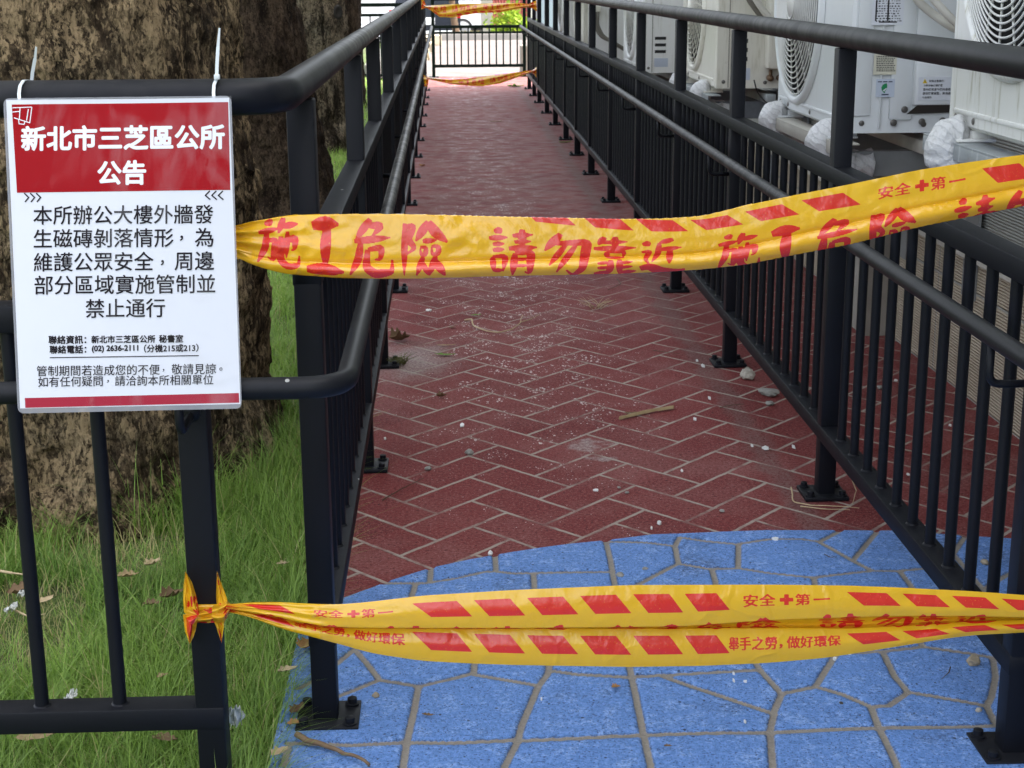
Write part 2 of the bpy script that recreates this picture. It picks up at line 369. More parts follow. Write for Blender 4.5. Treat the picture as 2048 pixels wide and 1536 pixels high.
# ------------------------------------------------------------------ THE GROUND
def terrain(y):
    y = np.asarray(y, float); a = np.clip((y-30)/10, 0, 1); return -0.58*(a*a*(3-2*a))
def strip(name, x0, x1, y0, y1, z, mat, nx=2, ny=60, kind='structure', skirt=0.0):
    X, Y = np.meshgrid(np.linspace(x0, x1, nx), np.linspace(y0, y1, ny), indexing='ij')
    V = np.stack([X, Y, terrain(Y)+z], -1).reshape(-1, 3)
    o = big_mesh(name, V, grid_faces(nx, ny), mat, sm=True); tag(o, kind=kind); return o
t = NT('soil_and_turf'); n1 = t.noise(6, 5); n2 = t.noise(60, 4)
SOIL = t.set(color=t.mix(t.ss(n1, 0.4, 0.6), t.mix(n2, (0.045, 0.075, 0.014), (0.10, 0.15, 0.03)), t.mix(n2, (0.075, 0.06, 0.03), (0.05, 0.085, 0.02))), rough=0.95, normal=t.bump(n2, 0.9, 0.02))
strip('lawn_ground', -160, 160, -30, 420, -0.035, SOIL, 3, 300)
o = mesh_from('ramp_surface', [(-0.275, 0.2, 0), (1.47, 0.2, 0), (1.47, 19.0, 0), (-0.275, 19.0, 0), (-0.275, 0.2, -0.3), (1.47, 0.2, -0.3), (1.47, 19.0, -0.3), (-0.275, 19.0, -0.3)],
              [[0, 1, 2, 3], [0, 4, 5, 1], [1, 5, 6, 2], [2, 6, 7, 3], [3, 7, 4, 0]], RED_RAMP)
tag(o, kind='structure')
t = NT('pale_pavers'); xyz = t.sep(t.coord())
br = t.N.new('ShaderNodeTexBrick'); br.inputs['Scale'].default_value = 1.0; br.offset = 0.5
rot = t.N.new('ShaderNodeMapping'); rot.inputs['Rotation'].default_value = (0, 0, R(38)); t.L.new(t.coord(), rot.inputs[0]); t.L.new(rot.outputs[0], br.inputs['Vector'])
for k, q in (('Color1', (0.150, 0.126, 0.114, 1)), ('Color2', (0.112, 0.084, 0.077, 1)), ('Mortar', (0.050, 0.042, 0.038, 1))): br.inputs[k].default_value = q
for k, q in (('Mortar Size', 0.022), ('Brick Width', 0.84), ('Row Height', 0.30)): br.inputs[k].default_value = q
PAVER = t.set(color=t.mix(t.ss(t.noise(1.2, 4), 0.35, 0.7, 0, 0.35), br.outputs[0], (0.155, 0.14, 0.13)), rough=0.8)
strip('pavement', -0.9, 6.0, 19.02, 31.0, 0.0, PAVER, 2, 40)
KERB = simple('pale_kerb_concrete', (0.22, 0.21, 0.195), 0.8, var=0.15, scale=6)
strip('road', -40, 40, 31.3, 60, 0.0, simple('light_asphalt', (0.16, 0.155, 0.15), 0.85, var=0.2, scale=3), 2, 60)
m = MB(); m.box((-0.9, 31.0, -0.4), (6.0, 31.25, 0.12), 0, 0.02); m.box((-1.05, 19.6, -0.3), (-0.902, 31.0, 0.13), 0, 0.02)
tag(m.build('kerb', KERB), kind='structure')

# blue stamped stones: arc edge against the red, joints between the stones
ARC = [(640, 1226), (688, 1202), (745, 1181), (775, 1169), (862, 1141), (942, 1124), (1024, 1110), (1084, 1101), (1137, 1094), (1211, 1086), (1307, 1074), (1391, 1071), (1536, 1066), (1679, 1066), (1743, 1067), (1789, 1067), (1889, 1074), (2013, 1082), (2100, 1090), (2260, 1112)]
AG = np.array([G(*p)[:2] for p in ARC]); AG = AG[np.argsort(AG[:, 0])]
JOINTS = [[(769, 1171), (852, 1170), (912, 1161), (969, 1148), (992, 1147), (1024, 1151), (1124, 1150), (1216, 1148)], [(862, 1138), (860, 1168)], [(990, 1112), (992, 1147)],
 [(832, 1170), (822, 1200), (790, 1240), (709, 1303)], [(1211, 1082), (1221, 1124), (1229, 1171), (1240, 1240), (1259, 1336), (1264, 1361), (1277, 1424), (1287, 1474), (1301, 1536), (1310, 1600)], [(1067, 1150), (1070, 1200), (1099, 1332)],
 [(1211, 1087), (1290, 1089), (1350, 1096), (1357, 1131)], [(1350, 1096), (1359, 1078), (1410, 1086), (1472, 1092), (1536, 1083), (1600, 1082), (1636, 1087), (1673, 1107), (1703, 1124), (1743, 1145), (1796, 1146), (1846, 1142), (1906, 1135)],
 [(1477, 1092), (1476, 1141)], [(1357, 1131), (1417, 1142), (1477, 1141), (1536, 1150), (1626, 1159), (1743, 1146)], [(1354, 1132), (1281, 1171), (1240, 1195)], [(1424, 1144), (1440, 1200), (1480, 1280), (1521, 1346)],
 [(1639, 1087), (1679, 1066)], [(1706, 1124), (1753, 1068)], [(1627, 1159), (1640, 1210), (1673, 1312)], [(1799, 1146), (1819, 1171), (1850, 1220), (1839, 1288)],
 [(1906, 1111), (1966, 1182), (2010, 1250), (2060, 1300)], [(1966, 1182), (2020, 1150), (2110, 1130)], [(1906, 1111), (1930, 1076)],
 [(709, 1303), (733, 1330), (757, 1360)], [(709, 1303), (677, 1329), (627, 1366), (598, 1382)], [(759, 1364), (679, 1396), (627, 1420)],
 [(759, 1364), (839, 1377), (942, 1352), (1024, 1367), (1074, 1376)], [(949, 1331), (947, 1352)], [(837, 1377), (829, 1424), (814, 1487), (807, 1536), (800, 1600)],
 [(575, 1491), (699, 1496), (814, 1489), (912, 1491), (1024, 1486), (1051, 1486), (1174, 1481), (1287, 1475), (1391, 1472), (1536, 1469), (1753, 1461), (1869, 1459), (1989, 1457), (2060, 1456)],
 [(577, 1500), (566, 1536)], [(1099, 1332), (1096, 1352), (1077, 1377), (1044, 1454), (1034, 1491), (1010, 1536), (985, 1600)], [(1104, 1347), (1151, 1354), (1254, 1359), (1337, 1354), (1514, 1346)],
 [(1317, 1354), (1381, 1377), (1457, 1402), (1549, 1432)], [(1521, 1346), (1563, 1392)], [(1563, 1392), (1549, 1424), (1540, 1466), (1545, 1536), (1545, 1600)], [(1563, 1392), (1631, 1378)],
 [(1673, 1312), (1631, 1377)], [(1631, 1378), (1686, 1394), (1742, 1418)], [(1673, 1313), (1763, 1307), (1846, 1298), (1936, 1311), (1986, 1320)], [(1839, 1288), (1848, 1298)],
 [(1766, 1309), (1789, 1357), (1816, 1389)], [(1816, 1389), (1776, 1416), (1742, 1418)], [(1816, 1389), (1903, 1404), (1973, 1417)], [(1742, 1418), (1759, 1464), (1776, 1497), (1794, 1536), (1810, 1600)],
 [(1986, 1320), (1991, 1357), (1983, 1397), (1973, 1417), (1989, 1450)], [(1986, 1320), (2050, 1312)]]
SEG = []
for pl in JOINTS:
    q = [G(*p)[:2] for p in pl]; SEG += list(zip(q[:-1], q[1:]))
rj = np.random.default_rng(3)                                        # the paving this side of the frame
for yy in (1.86, 1.62, 1.36, 1.1, 0.8):
    xs = np.linspace(-0.29, 1.46, 7); ys = yy+rj.uniform(-0.05, 0.05, 7)
    SEG += [(np.array([xs[k], ys[k]]), np.array([xs[k+1], ys[k+1]])) for k in range(6)]
    for k in (range(1, 6) if yy < 1.85 else ()): SEG.append((np.array([xs[k], ys[k]]), np.array([xs[k]+rj.uniform(-.1, .1), yy+0.27])))
SEG = np.array(SEG)
nx, ny = 420, 420
bx = np.linspace(-0.288, 1.468, nx); top = np.interp(bx, AG[:, 0], AG[:, 1])
X = np.repeat(bx[:, None], ny, 1); sy = np.linspace(0, 1, ny)[None, :]**0.8; Y = 0.25+(top[:, None]-0.25)*sy
Pq = np.stack([X, Y], -1).reshape(-1, 2); dist = np.full(len(Pq), 9.0)
for a, b in SEG:
    ab = b-a; tt = np.clip(((Pq-a)@ab)/max(ab@ab, 1e-9), 0, 1); dist = np.minimum(dist, np.linalg.norm(Pq-(a+tt[:, None]*ab), axis=1))
wv = np.array([noise.noise(Vector((x*7, y*7, 0))) for x, y in Pq])
zz = 0.0066+0.0013*wv - 0.0044*np.clip(1-(dist-0.0045)/0.0045, 0, 1)
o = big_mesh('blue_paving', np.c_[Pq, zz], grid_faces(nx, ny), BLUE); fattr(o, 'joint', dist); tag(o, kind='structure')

# ------------------------------------------------------------------ RAILINGS
XL = lambda y: -0.1989-0.0022*(y-5)
XR = lambda y: 0.8318+0.0024*(y-5)
YLP = [2.217, 3.527, 4.547, 5.709, 6.865, 8.022, 9.165, 10.258, 11.348, 12.45, 13.436, 14.667, 15.548, 16.613]
YRP = [2.055, 3.258, 4.49, 5.638, 6.84, 8.042, 9.226, 10.272, 11.305, 12.486, 13.604, 14.783, 15.7, 16.7]
PW = 0.040
def bend(pts, rad, n=8):
    P = [Vector(p) for p in pts]; out = [P[0]]
    for i in range(1, len(P)-1):
        a, b, c = P[i-1], P[i], P[i+1]; d1, d2 = (a-b).normalized(), (c-b).normalized()
        ang = d1.angle(d2); L = min(rad/math.tan(ang/2), (a-b).length*0.49, (c-b).length*0.49)
        for k in range(n+1):
            s = k/n; out.append((b+d1*L)*(1-s)**2 + b*2*s*(1-s) + (b+d2*L)*s*s)
    out.append(P[-1]); return out
def densify(pts, step):
    out = []
    for a, b in zip(pts[:-1], pts[1:]):
        n = max(1, int((Vector(b)-Vector(a)).length/step)); out += [Vector(a).lerp(Vector(b), k/n) for k in range(n)]
    return out+[Vector(pts[-1])]
bal_store = {}
def fence_run(root, org, d, nrm, L0, L1, posts, ztop, zmid, zbot, plate=True, bar_step=0.106, rail_to=None, brackets=None, dense=True):
    """org: point on the face line; d: unit along; nrm: unit towards the path; the members lie behind the face line"""
    org = np.array(org, float); d = np.array(d, float); nrm = np.array(nrm, float)
    ang = math.atan2(d[1], d[0])
    def P(s, off, z): return np.array([*(org+d*s-nrm*off), z])
    def bar(m, s0, s1, o0, o1, z0, z1, bev=0.003):
        c = (P(s0, o0, z0)+P(s1, o1, z1))/2; hx, hy, hz = abs(s1-s0)/2, abs(o1-o0)/2, (z1-z0)/2
        m.box(c-[hx, hy, hz], c+[hx, hy, hz], 0, bev, rot=ang, piv=c)
    for k, s in enumerate(posts):
        m = MB(); bar(m, s, s+PW, 0.0, PW, 0.0, ztop-0.006); p = m.build('post', BLACK, root, auto=40)
        if plate:
            m = MB(); bar(m, s-0.028, s+PW+0.028, -0.034, PW+0.026, 0.001, 0.010, 0.0015)
            for a, b in ((-0.014, -0.02), (PW+0.014, -0.02), (-0.014, PW+0.013), (PW+0.014, PW+0.013)):
                q = P(s+a, b, 0.010); m.lathe(q, (0, 0, 1), [(0.0001, 0.0), (0.0115, 0.0), (0.0115, 0.0025), (0.0078, 0.003), (0.0078, 0.011), (0.004, 0.0125), (0.0001, 0.0125)], 10)
            m.build('base_plate', BLACK, p, auto=40)
        if brackets is not None and k not in brackets.get('skip', ()):
            zb = brackets['z']; off = brackets['off']
            a, b, c = P(s+PW/2, 0.001, zb-0.07), P(s+PW/2, -off, zb-0.07), P(s+PW/2, -off, zb-0.008)
            MB().tube(bend([a, b, c], 0.018), 0.006, 8).build('bracket', BLACK, p, sm=True)
    m = MB(); bar(m, L0, L1, -0.0015, PW+0.0015, zmid-0.036, zmid); m.build('mid_rail', BLACK, root, auto=40)
    m = MB(); bar(m, L0, L1, -0.0015, PW+0.0015, zbot-0.034, zbot); m.build('bottom_rail', BLACK, root, auto=40)
    ps = sorted(posts)
    edges = [(a+PW, b) for a, b in zip(ps[:-1], ps[1:])]
    if L0 < ps[0]-0.15: edges = [(L0, ps[0])]+edges
    if L1 > ps[-1]+0.2: edges.append((ps[-1]+PW, L1))
    out = []
    for a, b in edges:
        n = max(1, int(round((b-a+0.02)/bar_step))-1)
        for k in range(n):
            s = a+(b-a)*(k+1)/(n+1) if True else a
            out.append(P(s, PW/2, 0))
    return out
def balusters(root, pts, z0, z1, keep=100):
    pts = sorted(pts, key=lambda p: (p[0]-0)**2+(p[1])**2)
    mesh = None
    for p in pts[:keep]:
        if mesh is None:
            m = MB(); m.tube([(0, 0, z0-0.004), (0, 0, z1+0.004)], 0.0098, 12, cap=False)
            m.lathe((0, 0, z0-0.001), (0, 0, 1), [(0.0135, 0), (0.0115, 0.003), (0.0098, 0.004)], 12)
            mesh = bpy.data.meshes.new('baluster'); mesh.from_pydata(m.v, [], m.f); mesh.materials.append(BLACK); smooth(mesh)
        o = link(bpy.data.objects.new('baluster', mesh), root); o.location = Vector(p)-root.location
    if len(pts) > keep:
        m = MB()
        for p in pts[keep:]: m.tube([(p[0], p[1], z0), (p[0], p[1], z1)], 0.0098, 8, cap=False)
        o = m.build('baluster', BLACK, root, sm=True); o['kind'] = 'stuff'
ZM, ZB, ZH = 0.750, 0.170, 0.655
# left railing: front return (towards -X) and the long run beside the ramp
LR = thing('ramp_railing', 'black metal ramp railing that turns the corner behind the white and red notice', 'railing', (-0.24, 2.24, 0), 'black railings along the ramp')
yv = lambda f, y0: np.array([f(y0+1)-f(y0), 1.0])/np.hypot(f(y0+1)-f(y0), 1)
dl = yv(XL, 2); o0 = (XL(0), 0.0)
pl = fence_run(LR, o0, dl, (dl[1], -dl[0]), YLP[0], 16.66, YLP, 0.992, ZM, ZB, brackets={'z': ZH, 'off': 0.058, 'skip': (0,)})
FY = 1.950
pf = fence_run(LR, (-0.327, FY), (-1, 0), (0, -1), 0.0, 2.25, [0.0, 1.12, 2.21], 0.992, ZM-0.004, ZB+0.001)
balusters(LR, pl+pf, ZB, ZM-0.036)
m = MB(); m.tube(densify(bend([(-2.6, FY+0.02, 1.008), (XL(2)-0.020, FY+0.02, 1.008), (XL(17.2)-0.018, 17.2, 1.008)], 0.075), 0.6), 0.0232, 20)
m.build('top_rail', RAILM, LR, sm=True)
m = MB(); m.tube(densify(bend([(-2.6, 1.868, 0.652), (XL(2)+0.056, 1.868, 0.652), (XL(17)+0.058, 17.0, ZH)], 0.06), 0.6), 0.0145, 16)
m.build('handrail', RAILM, LR, sm=True)
m = MB(); m.tube(bend([(-0.3475, FY-0.001, 0.595), (-0.3475, 1.868, 0.595), (-0.3475, 1.868, 0.642)], 0.02), 0.006, 8); m.build('bracket', BLACK, LR, sm=True)
m = MB(); m.lathe((-0.347, FY-0.0005, 0.60), (0, -1, 0), [(0.013, 0.0), (0.013, 0.004), (0.009, 0.007), (0.0001, 0.008)], 14); m.build('bracket_flange', BLACK, LR, sm=True)
# right railing
RR = thing('ramp_railing', 'black metal ramp railing on the side of the air conditioner units', 'railing', (0.85, 2.08, 0), 'black railings along the ramp')
dr = yv(XR, 2)
pr = fence_run(RR, (XR(0), 0.0), dr, (-dr[1], dr[0]), YRP[0], 16.74, YRP, 1.010, ZM+0.004, ZB, brackets={'z': ZH, 'off': 0.058})
pf = fence_run(RR, (0.93, 1.94), (1, 0), (0, -1), 0.0, 1.2, [0.0, 1.15], 1.01, ZM, ZB)
balusters(RR, pr+pf, ZB, ZM-0.032)
m = MB(); m.tube(densify(bend([(2.2, 1.96, 1.027), (XR(1.96)+0.014, 1.96, 1.027), (XR(17.2)+0.014, 17.2, 1.027)], 0.075), 0.6), 0.0232, 20)
m.build('top_rail', RAILC, RR, sm=True)
m = MB(); m.tube(densify(bend([(2.2, 1.87, 0.655), (XR(1.9)-0.058, 1.87, 0.655), (XR(17)-0.058, 17.0, ZH)], 0.06), 0.6), 0.0145, 16)
m.build('handrail', RAILC, RR, sm=True)
# far fence across the end of the ramp
FB = thing('barrier_fence', 'low dark green bar fence closing the far end of the ramp', 'fence', (0.38, 18.9, 0), 'dark green bar fences')
def green_fence(root, x0, x1, y, zt, zmid, zm2, zb, n, dy=0.0):
    yy = lambda x: y+dy*(x-x0)
    for x in (x0, x1):
        m = MB(); m.box((x-0.02, yy(x)-0.02, 0), (x+0.02, yy(x)+0.02, zt)); m.box((x-0.06, yy(x)-0.05, 0.001), (x+0.06, yy(x)+0.05, 0.01)); m.build('post', DKGREEN, root)
    for nm, z, h in (('top_rail', zt, 0.022), ('upper_rail', zmid, 0.018), ('middle_rail', zm2, 0.013), ('bottom_rail', zb, 0.018)):
        m = MB(); m.box((x0, yy(x0)-0.016, z-h), (x1, yy(x0)+0.016, z+h)); m.build(nm, DKGREEN, root)
    for k in range(n):
        x = x0+(x1-x0)*(k+1)/(n+1)
        MB().tube([(x, yy(x), zb), (x, yy(x), zmid)], 0.009, 8, cap=False).build('baluster', DKGREEN, root, sm=True)
green_fence(FB, -0.17, 0.935, 18.9, 0.93, 0.60, 0.53, 0.135, 12)
FS = thing('barrier_fence', 'dark bar fence left of the ramp end, seen between the tree and the railing posts', 'fence', (-1.3, 19.1, 0), 'dark green bar fences')
green_fence(FS, -2.9, -0.32, 19.1, 0.86, 0.74, 0.56, 0.02, 20)

# ------------------------------------------------------------------ BUILDING BEHIND THE AIR CONDITIONERS
def mat_ribbed(name, c1, c2, stain):
    t = NT(name); P = t.coord(); xyz = t.sep(P)
    ridge = t.math('SINE', t.math('MULTIPLY', t.math('ADD', xyz[2], t.math('MULTIPLY', t.noise(18, 3), 0.004)), 2*math.pi/0.0085))
    zr = t.math('FRACT', t.math('DIVIDE', xyz[2], 0.30)); yr = t.math('FRACT', t.math('DIVIDE', xyz[1], 0.6))
    jt = t.math('MINIMUM', t.math('MINIMUM', zr, t.math('SUBTRACT', 1, zr)), t.math('MULTIPLY', t.math('MINIMUM', yr, t.math('SUBTRACT', 1, yr)), 2))
    j = t.ss(jt, 0.008, 0.02)
    n = t.noise(30, 5, 0.7, t.scaled(P, (1, 0.6, 1.6))); b = t.noise(3, 4)
    c = t.mix(n, c1, c2); c = t.mix(t.ss(b, 0.5, 0.72, 0, 0.5), c, stain); c = t.mix(j, (0.3, 0.29, 0.26), c)
    h = t.math('ADD', t.math('MULTIPLY', ridge, 0.5), t.math('ADD', j, t.math('MULTIPLY', n, 0.8)))
    return t.set(color=c, rough=0.75, normal=t.bump(h, 0.8, 0.004), spec=0.3)
RIB_BEIGE = mat_ribbed('ribbed_beige_tile', (0.36, 0.30, 0.22), (0.50, 0.44, 0.34), (0.30, 0.22, 0.15))
RIB_GREY = mat_ribbed('ribbed_grey_tile', (0.27, 0.28, 0.26), (0.40, 0.40, 0.37), (0.2, 0.2, 0.18))
CONC = simple('weathered_concrete', (0.30, 0.285, 0.25), 0.85, var=0.3, scale=9, bumpd=0.003)
PLASTER = simple('pale_plaster', (0.5, 0.49, 0.46), 0.8, var=0.15, scale=4)
BW = thing('office_building', 'ribbed tile office building wall behind the row of air conditioner units', 'building', (1.6, 8, 0))
MB().box((1.45, -3.0, -0.3), (1.62, 16.6, 0.385)).build('plinth', RIB_BEIGE, BW)
m = MB(); m.box((1.435, -3.0, 0.385), (1.62, 16.6, 0.425), 0, 0.004); m.build('ledge', simple('chipped_ledge', (0.5, 0.48, 0.43), 0.8, var=0.35, scale=25, bumpd=0.004), BW)
MB().box((1.465, -3.0, 0.425), (1.66, 16.6, 4.6)).build('wall', RIB_GREY, BW)
MB().box((1.66, -3.0, -0.3), (9.0, 16.6, 4.6)).build('wall', PLASTER, BW)
MB().box((1.3, -3.3, 4.6), (9.3, 16.8, 4.8)).build('roof', CONC, BW)
for y in (4.86, 7.7, 10.6, 13.4):
    MB().box((1.36, y, -0.05), (1.449, y+0.16, 2.6), 0, 0.006).build('pilaster', CONC, BW)

# ------------------------------------------------------------------ AIR CONDITIONERS
AC_W = mat_ac('white_enamel', (0.78, 0.785, 0.765), 0.35); AC_G = mat_ac('grey_white_enamel', (0.66, 0.685, 0.69), 0.15, (0.48, 0.48, 0.44))
AC_D = mat_ac('grimy_white_enamel', (0.76, 0.76, 0.735), 0.75, (0.36, 0.34, 0.24)); AC_C = mat_ac('aged_cream_enamel', (0.68, 0.66, 0.58), 0.5); DARK = simple('dark_cavity', (0.012, 0.012, 0.012), 0.7)
FANM = simple('fan_plastic', (0.05, 0.05, 0.055), 0.4); WIREW = simple('white_wire', (0.66, 0.66, 0.63), 0.4); SCREW = simple('screw_steel', (0.16, 0.15, 0.14), 0.4, metal=0.7)
def mat_galv():
    t = NT('galvanised_steel'); P = t.coord(); n = t.noise(12, 5, 0.6); s = t.noise(30, 4, 0.6, t.scaled(P, (1.5, 1.5, 0.3)))
    c = t.mix(n, (0.24, 0.26, 0.27), (0.42, 0.45, 0.46)); c = t.mix(t.ss(s, 0.56, 0.7, 0, 0.6), c, (0.60, 0.62, 0.62))
    rust = t.math('MULTIPLY', t.ss(t.noise(8, 5, 0.65), 0.60, 0.66), t.ss(t.noise(45, 4), 0.35, 0.55))
    c = t.mix(rust, c, (0.17, 0.060, 0.022))
    return t.set(color=c, rough=0.5, metal=0.35, spec=0.4)
GALV = mat_galv(); STEEL = simple('dull_grey_steel', (0.20, 0.205, 0.205), 0.55, var=0.3, scale=14)
ZINC = None
def mat_wrap():
    t = NT('white_wrap_tape'); xyz = t.sep(t.coord()); n = t.noise(20, 4)
    w = t.math('SINE', t.math('MULTIPLY', t.math('ADD', t.math('ADD', t.math('MULTIPLY', xyz[0], 0.7), xyz[2]), t.math('MULTIPLY', n, 0.05)), 330))
    n2 = t.noise(32, 5, 0.65, dist=1.2)
    c = t.mix(t.ss(w, 0.6, 1.0, 0, 0.32), t.mix(n, (0.56, 0.56, 0.56), (0.72, 0.72, 0.72)), (0.24, 0.25, 0.27)); c = t.mix(t.ss(n2, 0.42, 0.34, 0, 0.3), c, (0.30, 0.29, 0.29))
    return t.set(color=c, rough=0.35, spec=0.5, normal=t.bump(t.math('ADD', t.math('MULTIPLY', w, 0.12), t.math('MULTIPLY', n2, 2.6)), 0.6, 0.005))
WRAP = mat_wrap(); PAPER_ST = simple('sticker_paper', (0.62, 0.64, 0.68), 0.4, var=0.03); INK = simple('black_ink', (0.02, 0.02, 0.025), 0.5, var=0.0)
XF, AD = 1.05, 0.30

def text_flat(s, width=None, height=None, bold=0.0):
    """2-D triangles of a line of writing; origin at its left end and mid height"""
    c = bpy.data.curves.new('writing', 'FONT'); c.body = s; c.resolution_u = 4
    if bold: c.offset = bold
    ob = bpy.data.objects.new('writing', c); C.objects.link(ob); bpy.context.view_layer.update()
    me = ob.evaluated_get(bpy.context.evaluated_depsgraph_get()).to_mesh(); me.calc_loop_triangles()
    V = np.array([q.co[:2] for q in me.vertices]); F = np.array([t_.vertices[:] for t_ in me.loop_triangles])
    bpy.data.objects.remove(ob); bpy.data.curves.remove(c)
    lo, hi = V.min(0), V.max(0)
    sx = width/(hi[0]-lo[0]) if width else None
    sy = height/(hi[1]-lo[1]) if height else sx
    if sx is None: sx = sy
    return (V-[lo[0], (lo[1]+hi[1])/2])*[sx, sy], F

def fan_front(m, cy, cz, r, y0, y1, z0, z1, x, n=72):
    """front sheet (facing -X) with a round opening"""
    v = []
    for k in range(n):
        a = 2*math.pi*k/n; dy, dz = math.cos(a), math.sin(a)
        ts = [((y1 if dy > 0 else y0)-cy)/dy if abs(dy) > 1e-9 else 1e9, ((z1 if dz > 0 else z0)-cz)/dz if abs(dz) > 1e-9 else 1e9]
        q = min(ts); v += [(x, cy+dy*r, cz+dz*r), (x, cy+dy*q, cz+dz*q)]
    for (yy, zz) in ((y0, z0), (y1, z0), (y1, z1), (y0, z1)):
        k = int(round((math.atan2(zz-cz, yy-cy) % (2*math.pi))/(2*math.pi)*n)) % n; v[2*k+1] = (x, yy, zz)
    f = [[2*k, 2*k+1, 2*((k+1) % n)+1, 2*((k+1) % n)] for k in range(n)]
    m.add(v, f)

def ac_unit(name_label, y0, y1, z0, h, fan, mat, xf=XF, depth=AD, side='slots', seed=0, rings=15):
    cy, cz, r = fan; z1 = z0+h; x1 = xf+depth
    U = thing('air_conditioner', name_label, 'air conditioner', (xf, (y0+y1)/2, z0), 'outdoor air conditioner units on the wall')
    m = MB(); fan_front(m, cy, cz, r, y0+0.008, y1-0.008, z0+0.008, z1, xf)
    b = 0.008; m.add([(xf, y0+b, z0+b), (xf+b, y0, z0+b), (xf+b, y0, z1), (xf, y0+b, z1)], [[0, 1, 2, 3]]); m.add([(xf, y1-b, z0+b), (xf+b, y1, z0+b), (xf+b, y1, z1), (xf, y1-b, z1)], [[3, 2, 1, 0]])
    m.add([(xf, y0+b, z0+b), (xf, y1-b, z0+b), (xf+b, y1, z0), (xf+b, y0, z0)], [[0, 1, 2, 3]]); m.add([(xf, y0+b, z0+b), (xf+b, y0, z0), (xf+b, y0, z0+b)], [[0, 1, 2]])
    m.add([(xf+b, y0, z0), (x1, y0, z0), (x1, y0, z1), (xf+b, y0, z1)], [[0, 1, 2, 3]]); m.add([(xf+b, y1, z0), (x1, y1, z0), (x1, y1, z1), (xf+b, y1, z1)], [[3, 2, 1, 0]])
    m.add([(xf+b, y0, z0), (xf+b, y1, z0), (x1, y1, z0), (x1, y0, z0)], [[0, 1, 2, 3]]); m.add([(xf, y0, z1), (x1, y0, z1), (x1, y1, z1), (xf, y1, z1)], [[0, 1, 2, 3]])
    m.add([(x1, y0, z0), (x1, y1, z0), (x1, y1, z1), (x1, y0, z1)], [[0, 1, 2, 3]])
    m.box((xf-0.004, y0+0.03, z0+0.028), (xf+0.004, y1-0.04, z0+0.038), 0, 0.003)
    m.build('casing', mat, U, auto=30)
    m = MB(); n = 48                                                    # well behind the opening
    m.lathe((xf, cy, cz), (1, 0, 0), [(r, 0.0), (r*0.98, 0.10), (0.0001, 0.10)], n); m.build('fan_well', DARK, U, sm=True)
    m = MB()
    for k in range(4):
        a0 = 2*math.pi*k/4+seed; v = []
        for i in range(7):
            for j in range(6):
                rr = r*(0.22+0.68*j/5); a = a0+(i/6-0.5)*1.25*(0.7+0.3*j/5); v.append((xf+0.045+0.035*(i/6), cy+rr*math.cos(a), cz+rr*math.sin(a)))
        m.add(v, [[i*6+j, (i+1)*6+j, (i+1)*6+j+1, i*6+j+1] for i in range(6) for j in range(5)])
    m.lathe((xf+0.03, cy, cz), (1, 0, 0), [(0.0001, 0), (r*0.2, 0.005), (r*0.24, 0.03), (r*0.24, 0.055)], 24); m.build('fan', FANM, U, sm=True)
    m = MB(); pr = [(r+0.022, -0.001), (r+0.018, -0.012), (r+0.006, -0.018), (r-0.004, -0.012), (r-0.006, 0.004)]
    m.lathe((xf, cy, cz), (1, 0, 0), pr, 64); m.build('fan_ring', mat, U, sm=True)
    m = MB(); dome = lambda q: -0.010-0.022*(1-(q/r)**2)
    for k in range(rings):
        q = r*(0.16+0.83*(k+0.5)/rings); m.tube([(xf+dome(q), cy+q*math.cos(2*math.pi*i/56), cz+q*math.sin(2*math.pi*i/56)) for i in range(56)], 0.0024, 6, closed=True)
    for k in range(18):
        a = 2*math.pi*k/18; m.tube([(xf+dome(q)+0.004, cy+q*math.cos(a+0.35*(q/r)), cz+q*math.sin(a+0.35*(q/r))) for q in np.linspace(r*0.16, r, 8)], 0.0026, 6)
    m.lathe((xf+dome(0)-0.004, cy, cz), (1, 0, 0), [(0.0001, 0), (r*0.15, 0.003), (r*0.17, 0.012)], 28); m.build('fan_grille', WIREW if mat is not AC_C else AC_C, U, sm=True)
    for yy in (y0+0.12, y1-0.12):
        m = MB(); m.box((xf-0.03, yy-0.04, z0-0.022), (xf+0.05, yy+0.04, z0-0.016), 0, 0.002); m.box((xf+0.004, yy-0.028, z0-0.017), (xf+0.05, yy+0.028, z0-0.0005), 0, 0.002)
        m.lathe((xf-0.014, yy, z0-0.016), (0, 0, 1), [(0.013, 0), (0.013, 0.003), (0.008, 0.004), (0.008, 0.011), (0.0001, 0.012)], 10)
        m.build('foot', mat, U, auto=40)
    def screw(x, z): m = MB(); m.lathe((x, y0-0.0004, z), (0, -1, 0), [(0.0075, 0), (0.0075, 0.0015), (0.0045, 0.003), (0.0001, 0.003)], 12); m.build('screw', SCREW, U, auto=40)
    def fscrew(y, z): m = MB(); m.lathe((xf-0.0004, y, z), (-1, 0, 0), [(0.007, 0), (0.007, 0.0015), (0.004, 0.003), (0.0001, 0.003)], 12); m.build('screw', SCREW, U, auto=40)
    screw(xf+0.035, z0+0.026); screw(xf+0.20, z0+0.022)
    for yy in (y1-0.05, y1-0.16, y1-0.45): fscrew(yy, z0+0.020)
    return U, (xf, x1, y0, y1, z0, z1)

def side_sheet(U, name, x0, x1, z0, z1, y, mat, th=0.0012, r=0.0):
    return MB().box((x0, y-th, z0), (x1, y-0.0003, z1), 0, r).build(name, mat, U)
def writing_side(U, rows, y, mat=None, parent=None):
    """rows: (text, x, z, width, bold) on a face that looks towards -Y"""
    V = []; F = []
    for (s, x, z, w, b) in rows:
        v, f = text_flat(s, width=w, bold=b); F += (f+len(V)).tolist(); V += [(x+q[0], y, z+q[1]) for q in v]
    return mesh_from('lettering', V, F, mat or INK, U)

